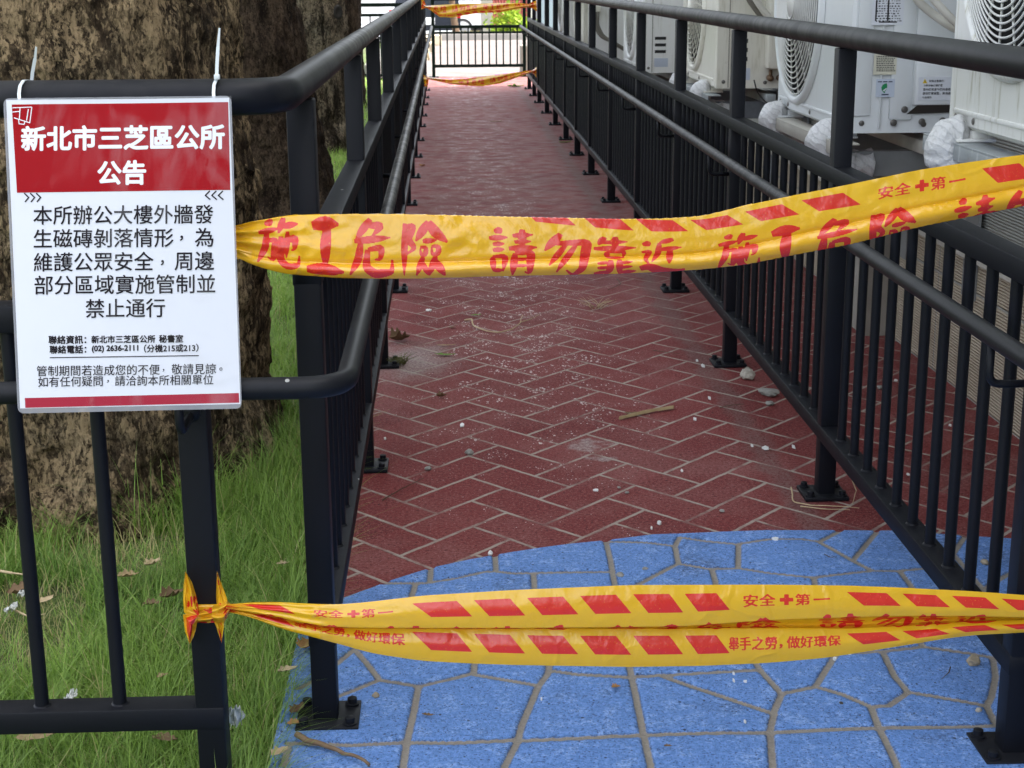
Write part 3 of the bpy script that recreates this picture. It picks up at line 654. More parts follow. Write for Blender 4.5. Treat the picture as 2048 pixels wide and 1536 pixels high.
U1, b1 = ac_unit('grimy white air conditioner at the right edge, only its grille corner in view', 2.37, 3.195, 0.849, 0.62, (2.86, 1.245, 0.268), AC_D, seed=0.3, rings=17)
U2, b2 = ac_unit('grey white air conditioner with green leaf sticker and warning labels on its side', 4.0, 4.885, 0.752, 0.72, (4.61, 1.085, 0.285), AC_G, seed=1.0)
U3, b3 = ac_unit('cream air conditioner with three black slots, just beyond the one with the stickers', 6.06, 6.885, 0.728, 0.60, (6.55, 1.03, 0.24), AC_C, seed=0.7, rings=10)
U4, b4 = ac_unit('white air conditioner with three slots and scalloped grille, third behind the sticker one', 8.35, 9.25, 0.655, 0.62, (8.85, 0.97, 0.25), AC_W, seed=0.2, rings=10)
U5, b5 = ac_unit('pale air conditioner with a seam and no slots, near the far end of the row', 12.05, 12.9, 0.62, 0.66, (12.5, 0.95, 0.25), AC_C, seed=0.1, rings=8)
U6, b6 = ac_unit('farthest pale air conditioner at the end of the row by the tape knot', 13.9, 14.7, 0.62, 0.66, (14.3, 0.95, 0.25), AC_W, seed=0.4, rings=8)
# side details
y = b2[2]; z0 = b2[4]
m = MB(); m.box((XF+0.012, y-0.004, z0+0.045), (XF+0.055, y-0.0002, z0+0.66), 0, 0.0035); m.box((XF+0.078, y-0.006, z0+0.012), (XF+0.083, y-0.0002, z0+0.70), 0, 0.002)
m.box((XF+0.105, y-0.007, z0+0.035), (XF+0.165, y-0.0002, z0+0.69), 0, 0.006); m.box((XF+0.165, y-0.0065, z0+0.055), (XF+0.295, y-0.0002, z0+0.69), 0, 0.006)
m.build('service_panel', AC_G, U2, auto=40)
# raised cable cover with a slanted dark hand hold under it
def side_at(px, py, yy): q = PY(px, py, yy); return q[0], q[2]
yy = y-0.0075
def label(U, px0, py0, px1, py1, yy, mat=PAPER_ST, name='sticker'):
    (xa, za), (xb, zb) = side_at(px0, py0, yy), side_at(px1, py1, yy)
    side_sheet(U, name, min(xa, xb), max(xa, xb), min(za, zb), max(za, zb), yy+0.0012, mat); return min(xa, xb), max(xa, xb), min(za, zb), max(za, zb)
def marks(rows, yy, parent, mat=None):
    m = MB()
    for (px, py, w, h) in rows:
        (xa, za), (xb, zb) = side_at(px, py, yy), side_at(px+w, py+h, yy); m.add([(xa, yy, zb), (xb, yy, zb), (xb, yy, za), (xa, yy, za)], [[0, 1, 2, 3]])
    return m.build('print', mat or INK, parent)
rr = random.Random(5); rows = []
for r_ in range(9):
    py = 1+r_*5.0; px = 1752
    while px < 1800:
        w = rr.uniform(1.5, 5); rows.append((px, py, w, rr.choice([1.2, 1.8, 2.6]))); px += w+rr.uniform(1.2, 4)
rows += [(1752, 0, 0.9, 42), (1776, 0, 0.9, 42), (1758, 43, 36, 2.2)]
label(U2, 1747, -30, 1806, 50, yy); marks(rows, yy-0.0006, U2)
CREAM_ST = simple('cream_sticker', (0.60, 0.58, 0.47), 0.45, var=0.05)
label(U2, 1749, 100, 1792, 149, yy, CREAM_ST); rows = []
for r_ in range(9):
    px = 1753
    while px < 1788: w = rr.uniform(2, 5); rows.append((px, 112+r_*3.6, w, 1.7)); px += w+1.2
marks(rows, yy-0.0006, U2)
BLUE_ST = simple('pale_blue_sticker', (0.48, 0.53, 0.62), 0.4, var=0.04)
label(U2, 1753, 158, 1788, 194, yy, BLUE_ST)
marks([(1756, 162.5, 8, 2.0), (1766, 162.5, 9, 2.0), (1777, 162.5, 8, 2.0), (1763, 188, 14, 2.4)], yy-0.0006, U2, simple('navy_ink', (0.03, 0.035, 0.08), 0.5, var=0))
lf = [(1768, 186), (1763.5, 181), (1762.5, 175), (1765, 170), (1769, 167.5), (1773.5, 166.5), (1774.5, 171), (1774, 176), (1771.5, 181), (1769.5, 183), (1770, 186)]
mesh_from('leaf_emblem', [(side_at(*p, yy)[0], yy-0.0006, side_at(*p, yy)[1]) for p in lf], [list(range(len(lf)))[::-1]], simple('leaf_green_ink', (0.01, 0.22, 0.075), 0.4, var=0.1), U2)
mesh_from('leaf_vein', [(side_at(*p, yy)[0], yy-0.001, side_at(*p, yy)[1]) for p in [(1765, 181), (1772, 176), (1773.5, 177), (1768, 183)]], [[3, 2, 1, 0]], PAPER_ST, U2)
yw = y-0.031
gx0 = side_at(1832, 150, y-0.03)[0]; gz1, gz0, gz2 = side_at(1850, 118, y-0.03)[1], side_at(1850, 211, y-0.03)[1], side_at(1850, 228, y-0.008)[1]
MB().box((gx0, y-0.030, gz0), (XF+0.2985, y-0.0066, gz1), 0, 0.006).build('grip_cover', AC_G, U2, auto=40)
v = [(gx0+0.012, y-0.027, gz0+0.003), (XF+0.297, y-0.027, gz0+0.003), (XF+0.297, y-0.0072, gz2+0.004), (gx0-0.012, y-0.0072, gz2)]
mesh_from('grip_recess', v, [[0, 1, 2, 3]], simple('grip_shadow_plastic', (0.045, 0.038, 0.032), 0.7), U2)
for qx, qz in ((gx0-0.018, gz2+0.012), (gx0-0.045, gz2-0.022), (gx0+0.03, gz2-0.02), (gx0+0.085, gz2-0.018)):
    m = MB(); m.lathe((qx, y-0.0066, qz), (0, -1, 0), [(0.009, 0), (0.009, 0.002), (0.005, 0.0035), (0.0001, 0.0035)], 14); m.build('screw', SCREW, U2, auto=40)
wx0, wx1, wz0, wz1 = label(U2, 1838, 154, 1925, 200, yw)
wr = [('安裝注意事項：', 1858, 162, 31), ('冷氣安裝後請確認', 1847, 171, 38), ('室內機和室外機的連接', 1846, 179, 55), ('是否確實鎖緊，無洩漏', 1845, 187, 56), ('外連情形', 1844, 195, 19)]
writing_side(U2, [(s, side_at(a, b, yw)[0], side_at(a, b, yw)[1], side_at(a+w, b, yw)[0]-side_at(a, b, yw)[0], 0.012) for s, a, b, w in wr], yw-0.0007)
tri = [(1845, 166.5), (1854.5, 166.5), (1849.7, 157.5)]
mesh_from('warning_triangle', [(side_at(*p, yw)[0], yw-0.0007, side_at(*p, yw)[1]) for p in tri], [[0, 1, 2]], simple('warning_yellow', (0.7, 0.5, 0.02), 0.4, var=0), U2)
tri = [(1849.2, 165), (1850.4, 165), (1850.2, 160.5), (1849.4, 160.5)]
mesh_from('warning_mark', [(side_at(*p, yw)[0], yw-0.0011, side_at(*p, yw)[1]) for p in tri], [[0, 1, 2, 3]], INK, U2)
for U, b in ((U3, b3), (U4, b4)):
    m = MB()
    for k in range(3): m.box((XF+0.068, b[2]-0.0012, b[4]+0.105+0.035*k), (XF+0.128, b[2]-0.0002, b[4]+0.121+0.035*k), 0, 0.0005)
    m.build('vent_slot', DARK, U)
    MB().box((XF+0.052, b[2]-0.003, b[4]+0.004), (XF+0.055, b[2]-0.0002, b[5])).build('panel_seam', simple('seam_shadow', (0.2, 0.19, 0.16), 0.6), U)
    side_sheet(U, 'sticker', XF+0.066, XF+0.14, b[4]+0.032, b[4]+0.078, b[2], BLUE_ST)
MB().box((XF+0.12, b5[2]-0.003, b5[4]), (XF+0.124, b5[2]-0.0002, b5[5])).build('panel_seam', simple('seam_shadow_far', (0.2, 0.19, 0.16), 0.6), U5)
# rounded cover over the valves on the cream unit
m = MB(); m.box((XF+0.19, b3[2]-0.085, b3[4]+0.075), (XF+0.295, b3[2]-0.0005, b3[4]+0.50), 0, 0.018); m.build('valve_cover', AC_C, U3, auto=40)
m = MB()
for dx in (0.215, 0.255): m.cyl((XF+dx, b3[2]-0.04, b3[4]+0.04), (XF+dx, b3[2]-0.0005, b3[4]+0.04), 0.012, 12); m.cyl((XF+dx, b3[2]-0.03, b3[4]+0.04), (XF+dx, b3[2]-0.03, b3[4]+0.074), 0.007, 10)
m.build('valve', simple('dull_brass', (0.16, 0.10, 0.06), 0.5, metal=0.5), U3, sm=True)

# brackets under the units
def bracket_set(label, y0, y1, z0, wrap_all=True, rail=GALV, arm=STEEL, zr=0.035, wrapped=True):
    B = thing('wall_bracket', label, 'bracket', (1.44, y0, z0-0.1), 'wall brackets under the air conditioners')
    zt = z0-0.0225
    m = MB(); m.box((XF-0.035, y0-0.05, zt-0.004), (XF+0.02, y1+0.05, zt), 0, 0.001); m.box((XF-0.035, y0-0.05, zt-zr), (XF-0.031, y1+0.05, zt-0.004), 0, 0.001); m.build('rail', rail, B, auto=40)
    m = MB(); m.box((XF+0.20, y0-0.03, zt-0.034), (XF+0.24, y1+0.03, zt), 0, 0.001); m.build('rail', rail, B, auto=40)
    for k, yy in enumerate((y0+0.10, y1-0.14)):
        m = MB(); m.box((XF-0.02, yy, zt-zr-0.07), (1.449, yy+0.045, zt-zr-0.001), 0, 0.003); m.box((1.443, yy-0.03, zt-0.45), (1.4495, yy+0.075, zt-0.03)); 
        m.box((XF+0.15, yy+0.018, zt-0.40), (1.444, yy+0.027, zt-zr-0.068)) if False else None
        a = m.build('arm', arm, B, auto=40)
        if wrapped:
            q = []; rr_ = random.Random(int(y0*10)+k)
            pth = [(XF+0.10, yy+0.022, zt-zr-0.036), (XF+0.05, yy+0.022, zt-zr-0.036), (XF-0.01, yy+0.022, zt-zr-0.030), (XF-0.045, yy+0.022, zt-0.030), (XF-0.048, yy+0.020, zt+0.004), (XF-0.02, yy+0.022, zt+0.016), (XF+0.005, yy+0.02, zt+0.012)]
            pth = bend(pth, 0.025, 5); rad = [0.036+0.006*noise.noise(Vector((i*0.7, y0, k))) for i in range(len(pth))]; rad[0] = 0.041; rad[-1] = 0.012; rad[-2] = 0.024
            pth = densify(pth, 0.008); rad = np.interp(np.linspace(0, 1, len(pth)), np.linspace(0, 1, len(rad)), rad).tolist(); w = MB().tube(pth, rad, 30); o = w.build('end_wrap', WRAP, B, sm=True)
            for vtx in o.data.vertices:
                nn = noise.noise(Vector(vtx.co)*38)*0.0045+noise.noise(Vector(vtx.co)*110)*0.0012; vtx.co += vtx.normal*nn
    return B
bracket_set('rust patched galvanised bracket under the white unit at the right edge', 2.37, 3.195, 0.849)
bracket_set('grey bracket with white wrapped ends under the unit with the stickers', 4.0, 4.885, 0.752, rail=simple('dusty_rail', (0.42, 0.40, 0.35), 0.6, var=0.25, scale=20))
bracket_set('mottled zinc bracket with a wrapped tip under the cream unit with slots', 6.06, 6.885, 0.728, arm=simple('mottled_zinc', (0.13, 0.145, 0.165), 0.5, var=0.45, scale=30))
bracket_set('bracket under the white unit with the scalloped grille', 8.35, 9.25, 0.655)
bracket_set('bracket under the pale seamed unit near the far end', 12.05, 12.9, 0.62)
bracket_set('bracket under the farthest air conditioner', 13.9, 14.7, 0.62)
# pipes, cables
DUCT = simple('cream_pipe_sleeve', (0.58, 0.56, 0.50), 0.5, var=0.12, scale=30); CABLE = simple('grey_cable', (0.16, 0.15, 0.125), 0.6); BLKC = simple('black_cable', (0.02, 0.02, 0.02), 0.5)
def cable(label, name, cat, pts, r, mat, group='cables and pipes at the air conditioners'):
    o = MB().tube(densify(bend(pts, 0.12, 6), 0.05), r, 12).build(name, mat, None, sm=True); tag(o, label, cat, group); return o
yq = 3.95
cable('thicker cream pipe sleeve curving down beside the warning label of the sticker unit', 'pipe_sleeve', 'pipe', [PY(1800, -60, yq), PY(1838, 5, yq), PY(1868, 30, yq), PY(1900, 52, yq-0.02), PY(1960, 80, yq), (1.44, 3.8, 0.9)], 0.011, DUCT)
cable('upper cream pipe sleeve with printed marks disappearing behind the right edge unit', 'pipe_sleeve', 'pipe', [PY(1830, -60, yq-0.05), PY(1868, 0, yq-0.05), PY(1897, 32, yq-0.06), PY(1960, 90, yq-0.05), (1.44, 3.7, 0.8)], 0.0105, DUCT)
yq = 5.98
cable('dark weathered hose arching above the cream slotted unit', 'hose', 'hose', [PY(1478, -60, yq), PY(1500, 0, yq), PY(1522, 30, yq), PY(1560, 60, yq), (1.44, 6.0, 1.0)], 0.014, CABLE)
cable('pale hose arching next to the dark hose above the cream slotted unit', 'hose', 'hose', [PY(1490, -60, yq-0.06), PY(1512, 0, yq-0.06), PY(1535, 32, yq-0.06), PY(1570, 60, yq-0.06), (1.44, 5.9, 0.95)], 0.013, DUCT)
cable('thin black wire hanging below the cream slotted unit', 'wire', 'wire', [PY(1508, 160, 6.0), PY(1514, 185, 6.0), PY(1530, 203, 6.0), PY(1556, 222, 6.0), (1.44, 5.9, 0.55)], 0.0028, BLKC)
JB = thing('junction_box', 'small white junction box with two cables on the wall among the far units', 'junction box', PY(1193, 16, 10.9))
a = PY(1183, 12, 10.9); c_ = PY(1202, 24, 10.9); MB().box((a[0], 10.9, c_[2]), (c_[0], 11.0, a[2]), 0, 0.006).build('box', AC_C, JB)
MB().box((a[0]-0.01, 11.0, c_[2]-0.5), (1.46, 11.03, a[2]+0.4)).build('backing_panel', AC_W, JB)
for k, (dx, r0) in enumerate(((0.0, 0.014), (0.03, 0.011))):
    MB().tube(densify(bend([PY(1190+k*6, 24, 10.9), PY(1191+k*4, 50, 10.9), PY(1200+k*6, 72, 10.9), PY(1222, 82, 10.9), (1.44, 11.0, 0.55)], 0.1), 0.08), r0, 10).build('cable', CABLE, JB, sm=True)

# ------------------------------------------------------------------ TREES
def fbm(p, octs, H=0.6): return noise.fractal(p, H, 2.1, octs)
def trunk_mesh(name, parent, cx, cy, prof, mat, nth, nz, ztop, amp, roots=None, seed=0.0, lean=(0, 0), arc=(0, 2*math.pi)):
    pz = [p[0] for p in prof]; pr = [p[1] for p in prof]; V = np.zeros((nth, nz, 3)); s = np.linspace(0, 1, nz)**1.25; zs = -0.12+(ztop+0.12)*s
    for i in range(nth):
        th = arc[0]+(arc[1]-arc[0])*i/(nth-1) if arc[1]-arc[0] < 6.2 else 2*math.pi*i/(nth-1); c, sn = math.cos(th), math.sin(th)
        lob = 1+0.05*noise.noise(Vector((c*1.4+seed, sn*1.4, 0)))
        for k in range(nz):
            z = zs[k]; r = np.interp(z, pz, pr)*lob
            if roots:
                for (ra, rw, rr, rh) in roots:
                    dth = (th-ra+math.pi) % (2*math.pi)-math.pi; r += rr*math.exp(-(dth/rw)**2)*math.exp(-max(z, 0)/rh)
            p = Vector((c*r+seed, sn*r, z))
            q = Vector((p.x*3.2, p.y*3.2, z*1.5)); d = amp*1.1*fbm(q, 4)
            e = noise.cell(Vector((c*r*11+3*noise.noise(p*5), sn*r*11, z*6.5+2*noise.noise(p*6)))); d += amp*0.30*(e-0.5)
            d += amp*0.55*fbm(Vector((p.x*16, p.y*16, z*8)), 4)
            r += d; V[i, k] = (cx+c*r+lean[0]*z, cy+sn*r+lean[1]*z, z)
    return big_mesh(name, V.reshape(-1, 3), grid_faces(nth, nz)[:, ::-1], mat, parent, True)
def limbs_and_crown(T, cx, cy, ztop, r0, lmat, leafmat, n_leaf, crown_r, crown_z, seed, leaf=0.10, lean=(0, 0)):
    rg = random.Random(seed); base = Vector((cx+lean[0]*ztop, cy+lean[1]*ztop, ztop)); m = MB(); ends = []
    for k in range(6):
        a = 2*math.pi*k/6+rg.uniform(-.4, .4); L = crown_r*rg.uniform(0.6, 0.95); el = rg.uniform(0.35, 1.0)
        P = [base-Vector((0, 0, 0.25))]
        for j in range(1, 5): P.append(base+Vector((math.cos(a)*L*j/4*math.cos(el), math.sin(a)*L*j/4*math.cos(el), (crown_z-ztop)*j/4*rg.uniform(.75, 1.15)))+Vector((rg.uniform(-.1, .1), rg.uniform(-.1, .1), 0)))
        m.tube(P, [r0*.6, r0*.42, r0*.3, r0*.2, r0*.1], 10); ends += P[2:]
        for j in (2, 3):
            a2 = a+rg.choice([-1, 1])*rg.uniform(.5, 1.1); Q = [P[j], P[j]+Vector((math.cos(a2), math.sin(a2), .5))*L*.28, P[j]+Vector((math.cos(a2), math.sin(a2), .8))*L*.5]
            m.tube(Q, [r0*.2, r0*.13, r0*.05], 8); ends += Q[1:]
    m.build('limb', lmat, T, sm=True)
    rn = np.random.default_rng(seed); cl = np.array([list(e) for e in ends]); cl = np.concatenate([cl, np.array([cx, cy, crown_z])+rn.normal(0, 1, (26, 3))*[crown_r*.5, crown_r*.5, crown_r*.28]])
    ctr = cl[rn.integers(0, len(cl), n_leaf)]+rn.normal(0, crown_r*.17, (n_leaf, 3))
    e1 = rn.normal(0, 1, (n_leaf, 3)); e1 /= np.linalg.norm(e1, axis=1, keepdims=True); e2 = np.cross(e1, rn.normal(0, 1, (n_leaf, 3))); e2 /= np.linalg.norm(e2, axis=1, keepdims=True)
    L = leaf*rn.uniform(.7, 1.3, (n_leaf, 1)); V = np.stack([ctr-e1*L, ctr+e2*L*.45, ctr+e1*L, ctr-e2*L*.45], 1).reshape(-1, 3)
    o = big_mesh('crown', V, np.arange(n_leaf*4).reshape(-1, 4), leafmat, T, False); fattr(o, 'rnd', np.repeat(rn.uniform(0, 1, n_leaf), 4)); return o
BARK1 = mat_bark('pale_flaking_bark', (0.036, 0.024, 0.015), (0.115, 0.078, 0.046), (0.40, 0.295, 0.17), 0.0, (0.36, 0.29, 0.185))
BARK2 = mat_bark('dark_brown_bark', (0.020, 0.012, 0.008), (0.046, 0.030, 0.020), (0.085, 0.060, 0.040), 3.0, (0.07, 0.055, 0.04))
BARK3 = mat_bark('mottled_brown_bark', (0.036, 0.027, 0.019), (0.11, 0.082, 0.056), (0.27, 0.22, 0.155), 6.0)
LEAF = mat_leaf('crown_leaf', (0.035, 0.085, 0.012), (0.09, 0.16, 0.025)); LEAFY = mat_leaf('bright_leaf', (0.13, 0.24, 0.02), (0.30, 0.38, 0.03))
T1 = thing('shade_tree', 'massive old tree with pale flaking bark right behind the notice', 'tree', (-1.03, 3.76, 0), 'trees on the lawn')
trunk_mesh('trunk', T1, -1.03, 3.76, [(-0.2, 0.66), (0.0, 0.60), (0.15, 0.575), (0.5, 0.575), (1.0, 0.555), (2, 0.50), (3.4, 0.44)], BARK1, 300, 420, 3.4, 0.024,
           [(-1.95, 0.32, 0.13, 0.20), (-1.15, 0.22, 0.05, 0.10), (-2.7, 0.3, 0.16, 0.25), (0.9, 0.4, 0.15, 0.25), (2.4, 0.4, 0.2, 0.3)], 0.0)
limbs_and_crown(T1, -1.03, 3.76, 3.3, 0.42, BARK1, LEAF, 4200, 3.0, 7.0, 3)
T2 = thing('shade_tree', 'dark brown tree trunk flaring at its foot, second behind the notice', 'tree', (-1.0, 7.95, 0), 'trees on the lawn')
trunk_mesh('trunk', T2, -1.02, 7.95, [(-0.2, 0.60), (0.0, 0.48), (0.1, 0.43), (0.25, 0.40), (0.5, 0.355), (0.8, 0.315), (1.06, 0.265), (2, 0.24), (3.4, 0.22)], BARK2, 150, 200, 3.4, 0.02, [(-0.6, 0.35, 0.10, 0.15), (-2.2, 0.35, 0.12, 0.2)], 3.0)
limbs_and_crown(T2, -1.02, 7.95, 3.3, 0.22, BARK2, LEAF, 3000, 2.4, 6.6, 4)
T3 = thing('shade_tree', 'mottled brown trunk with a small knot hole, third in the row of trees', 'tree', (-1.08, 11.1, 0), 'trees on the lawn')
trunk_mesh('trunk', T3, -1.08, 11.1, [(-0.2, 0.5), (0.0, 0.40), (0.2, 0.37), (0.5, 0.36), (1.1, 0.355), (3.4, 0.3)], BARK3, 130, 170, 3.4, 0.022, [(-1.2, 0.4, 0.07, 0.15)], 6.0)
q = PY(678, 24, 10.8); m = MB(); m.lathe((q[0], 10.742, q[2]), (0.15, -1, 0), [(0.0001, 0.0), (0.016, 0.001), (0.022, 0.006), (0.030, 0.002), (0.032, -0.03)], 14); m.v = [(a, b, q[2]+(c_-q[2])*1.6) for a, b, c_ in m.v]; m.build('knot_hole', simple('rotten_wood', (0.010, 0.007, 0.005), 0.9), T3, sm=True)
limbs_and_crown(T3, -1.08, 11.1, 3.3, 0.28, BARK3, LEAF, 3000, 2.4, 6.6, 5)
T4 = thing('shade_tree', 'dim brown trunk farthest along the lawn, partly behind the mottled one', 'tree', (-1.14, 15.0, 0), 'trees on the lawn')
trunk_mesh('trunk', T4, -1.14, 15.0, [(-0.2, 0.42), (0.0, 0.34), (0.2, 0.325), (1.1, 0.33), (3.4, 0.27)], BARK2, 110, 140, 3.4, 0.02, None, 9.0)
limbs_and_crown(T4, -1.14, 15.0, 3.3, 0.25, BARK2, LEAF, 2600, 2.2, 6.6, 6)

# ------------------------------------------------------------------ GRASS
TR = [(-1.03, 3.76, 0.60), (-1.02, 7.95, 0.46), (-1.08, 11.1, 0.39), (-1.14, 15.0, 0.33)]
def blades(n, x0, x1, y0, y1, hmin, hmax, w, seed, clump=0.0):
    rg = np.random.default_rng(seed); x = rg.uniform(x0, x1, n); yb = rg.uniform(y0, y1, n)
    keep = np.ones(n, bool)
    for (cx, cy, r) in TR: keep &= np.hypot(x-cx, yb-cy) > r*0.97
    x, yb = x[keep], yb[keep]; n = len(x)
    pn = np.array([noise.noise(Vector((a*2.6, b*2.6, 0))) for a, b in zip(x, yb)]); pm = np.array([noise.noise(Vector((a*9, b*9, 5))) for a, b in zip(x, yb)])
    q0 = G(30, 1210); q1 = G(250, 1085); q2 = G(60, 1290)
    bald = (np.hypot((x-q0[0])/0.13, (yb-q0[1])/0.16) < 1) | (np.hypot((x-q1[0])/0.16, (yb-q1[1])/0.12) < 1) | (np.hypot((x-q2[0])/0.08, (yb-q2[1])/0.10) < 1)
    bare = (bald & (rg.uniform(0, 1, n) < 0.72)) | (pn*0.6+pm*0.6 < -0.30) & (rg.uniform(0, 1, n) < 0.7); x, yb, pn, pm, bald = x[~bare], yb[~bare], pn[~bare], pm[~bare], bald[~bare]; n = len(x)
    h = rg.uniform(hmin, hmax, n)*(0.85+0.5*pm+0.25*pn)
    for (cx, cy, r) in TR[:1]:                                         # taller tufts where the mower cannot reach
        dd = np.hypot(x-cx, yb-cy)-r; h *= 1+0.5*np.exp(-(dd/0.12)**2)*(x > -0.75)
    edge = np.exp(-((x+0.30)/0.06)**2)*(yb < 4); h *= 1+0.35*edge
    rnd = np.clip(0.45+0.30*np.clip((yb-3.7)/2, 0, 1)+0.35*pn+rg.normal(0, 0.2, n), 0, 0.89); dry = rg.uniform(0, 1, n) < 0.04+0.12*(pm < -0.25)+0.5*bald; h = h*(1-0.35*bald); rnd = np.where(dry, 0.99, rnd)  # farther grass coloured lighter and yellower, so the strip looks brightly lit
    a = rg.uniform(0, 2*np.pi, n)+1.2*pm; lean = rg.uniform(0.25, 1.35, n); wd = w*rg.uniform(0.7, 1.3, n)
    dx, dy = np.cos(a), np.sin(a); sx, sy = -dy, dx; K = 4; V = []; A = []
    for k in range(K+1):
        s = k/K; off = h*lean*s**1.8*0.9; z = h*(s-0.28*lean*s*s)-0.03; ww = wd*(1-s**1.6)*0.5
        cxx, cyy = x+dx*off, yb+dy*off
        if k < K: V += [np.stack([cxx-sx*ww, cyy-sy*ww, z], -1), np.stack([cxx+sx*ww, cyy+sy*ww, z], -1)]; A += [np.full(n, s)]*2
        else: V += [np.stack([cxx, cyy, z], -1)]; A += [np.full(n, s)]
    V = np.stack(V, 1); A = np.stack(A, 1); nv = V.shape[1]; b = np.arange(n)[:, None]*nv
    F = np.concatenate([b+np.array([[2*k, 2*k+1, 2*k+3, 2*k+2]]) for k in range(K-1)], 0); F3 = b+np.array([[2*(K-1), 2*(K-1)+1, 2*K]])
    return V.reshape(-1, 3), F, F3, np.repeat(rnd, nv), A.ravel()
def grass(name, parts):
    VV, FF, F3, RR_, AA = [], [], [], [], []; off = 0
    for V, F, T3_, r, a in parts: VV.append(V); FF.append(F+off); F3.append(T3_+off); RR_.append(r); AA.append(a); off += len(V)
    o = big_mesh(name, np.concatenate(VV), np.concatenate(FF), GRASS, None, True, np.concatenate(F3)); fattr(o, 'rnd', np.concatenate(RR_)); fattr(o, 'along', np.concatenate(AA)); tag(o, kind='stuff')
grass('grass', [blades(80000, -1.5, -0.272, 1.7, 3.6, 0.035, 0.085, 0.0017, 1), blades(16000, -1.5, -0.285, 1.7, 3.8, 0.09, 0.16, 0.0021, 9), blades(34000, -1.5, -0.272, 3.5, 6.0, 0.05, 0.10, 0.0026, 2), blades(22000, -2.2, -0.272, 6.0, 11.0, 0.05, 0.09, 0.0045, 3), blades(16000, -3.5, -0.272, 11.0, 18.9, 0.05, 0.09, 0.007, 4), blades(14000, -7.0, -1.6, 1.7, 11.0, 0.05, 0.10, 0.006, 5)])

# ------------------------------------------------------------------ PRINTED TAPE
PER, TW = 0.593, 0.180
def brush(strokes, x0, z0, w, h, wd):
    """tapered brush strokes -> triangles in (u, v), v downwards"""
    V = []; F = []
    for st in strokes:
        k = st[0] if isinstance(st[0], (int, float)) else 1.0; pts = st[1:] if isinstance(st[0], (int, float)) else st
        P = np.array([(x0+a*w, z0+b*h) for a, b in pts]); seg = np.r_[0, np.cumsum(np.linalg.norm(np.diff(P, axis=0), axis=1))]; n = max(5, int(seg[-1]/0.003)); s = np.linspace(0, seg[-1], n)
        Q = np.stack([np.interp(s, seg, P[:, 0]), np.interp(s, seg, P[:, 1])], -1)
        for _ in range(2): Q[1:-1] = (Q[:-2]+2*Q[1:-1]+Q[2:])/4
        tq = np.gradient(Q, axis=0); tq /= np.linalg.norm(tq, axis=1, keepdims=True)+1e-9; nn = np.stack([-tq[:, 1], tq[:, 0]], -1)
        f = np.linspace(0, 1, n); r = wd*k*0.5*(0.72+0.55*np.sin(np.pi*np.clip(f*1.15, 0, 1)))*np.where(f > 0.8, 1-0.62*(f-0.8)/0.2, 1)
        b = len(V); V += (Q+nn*r[:, None]).tolist()+(Q-nn*r[:, None]).tolist()
        for i in range(n-1): F += [[b+i, b+i+1, b+n+i], [b+i+1, b+n+i+1, b+n+i]]
    return V, F
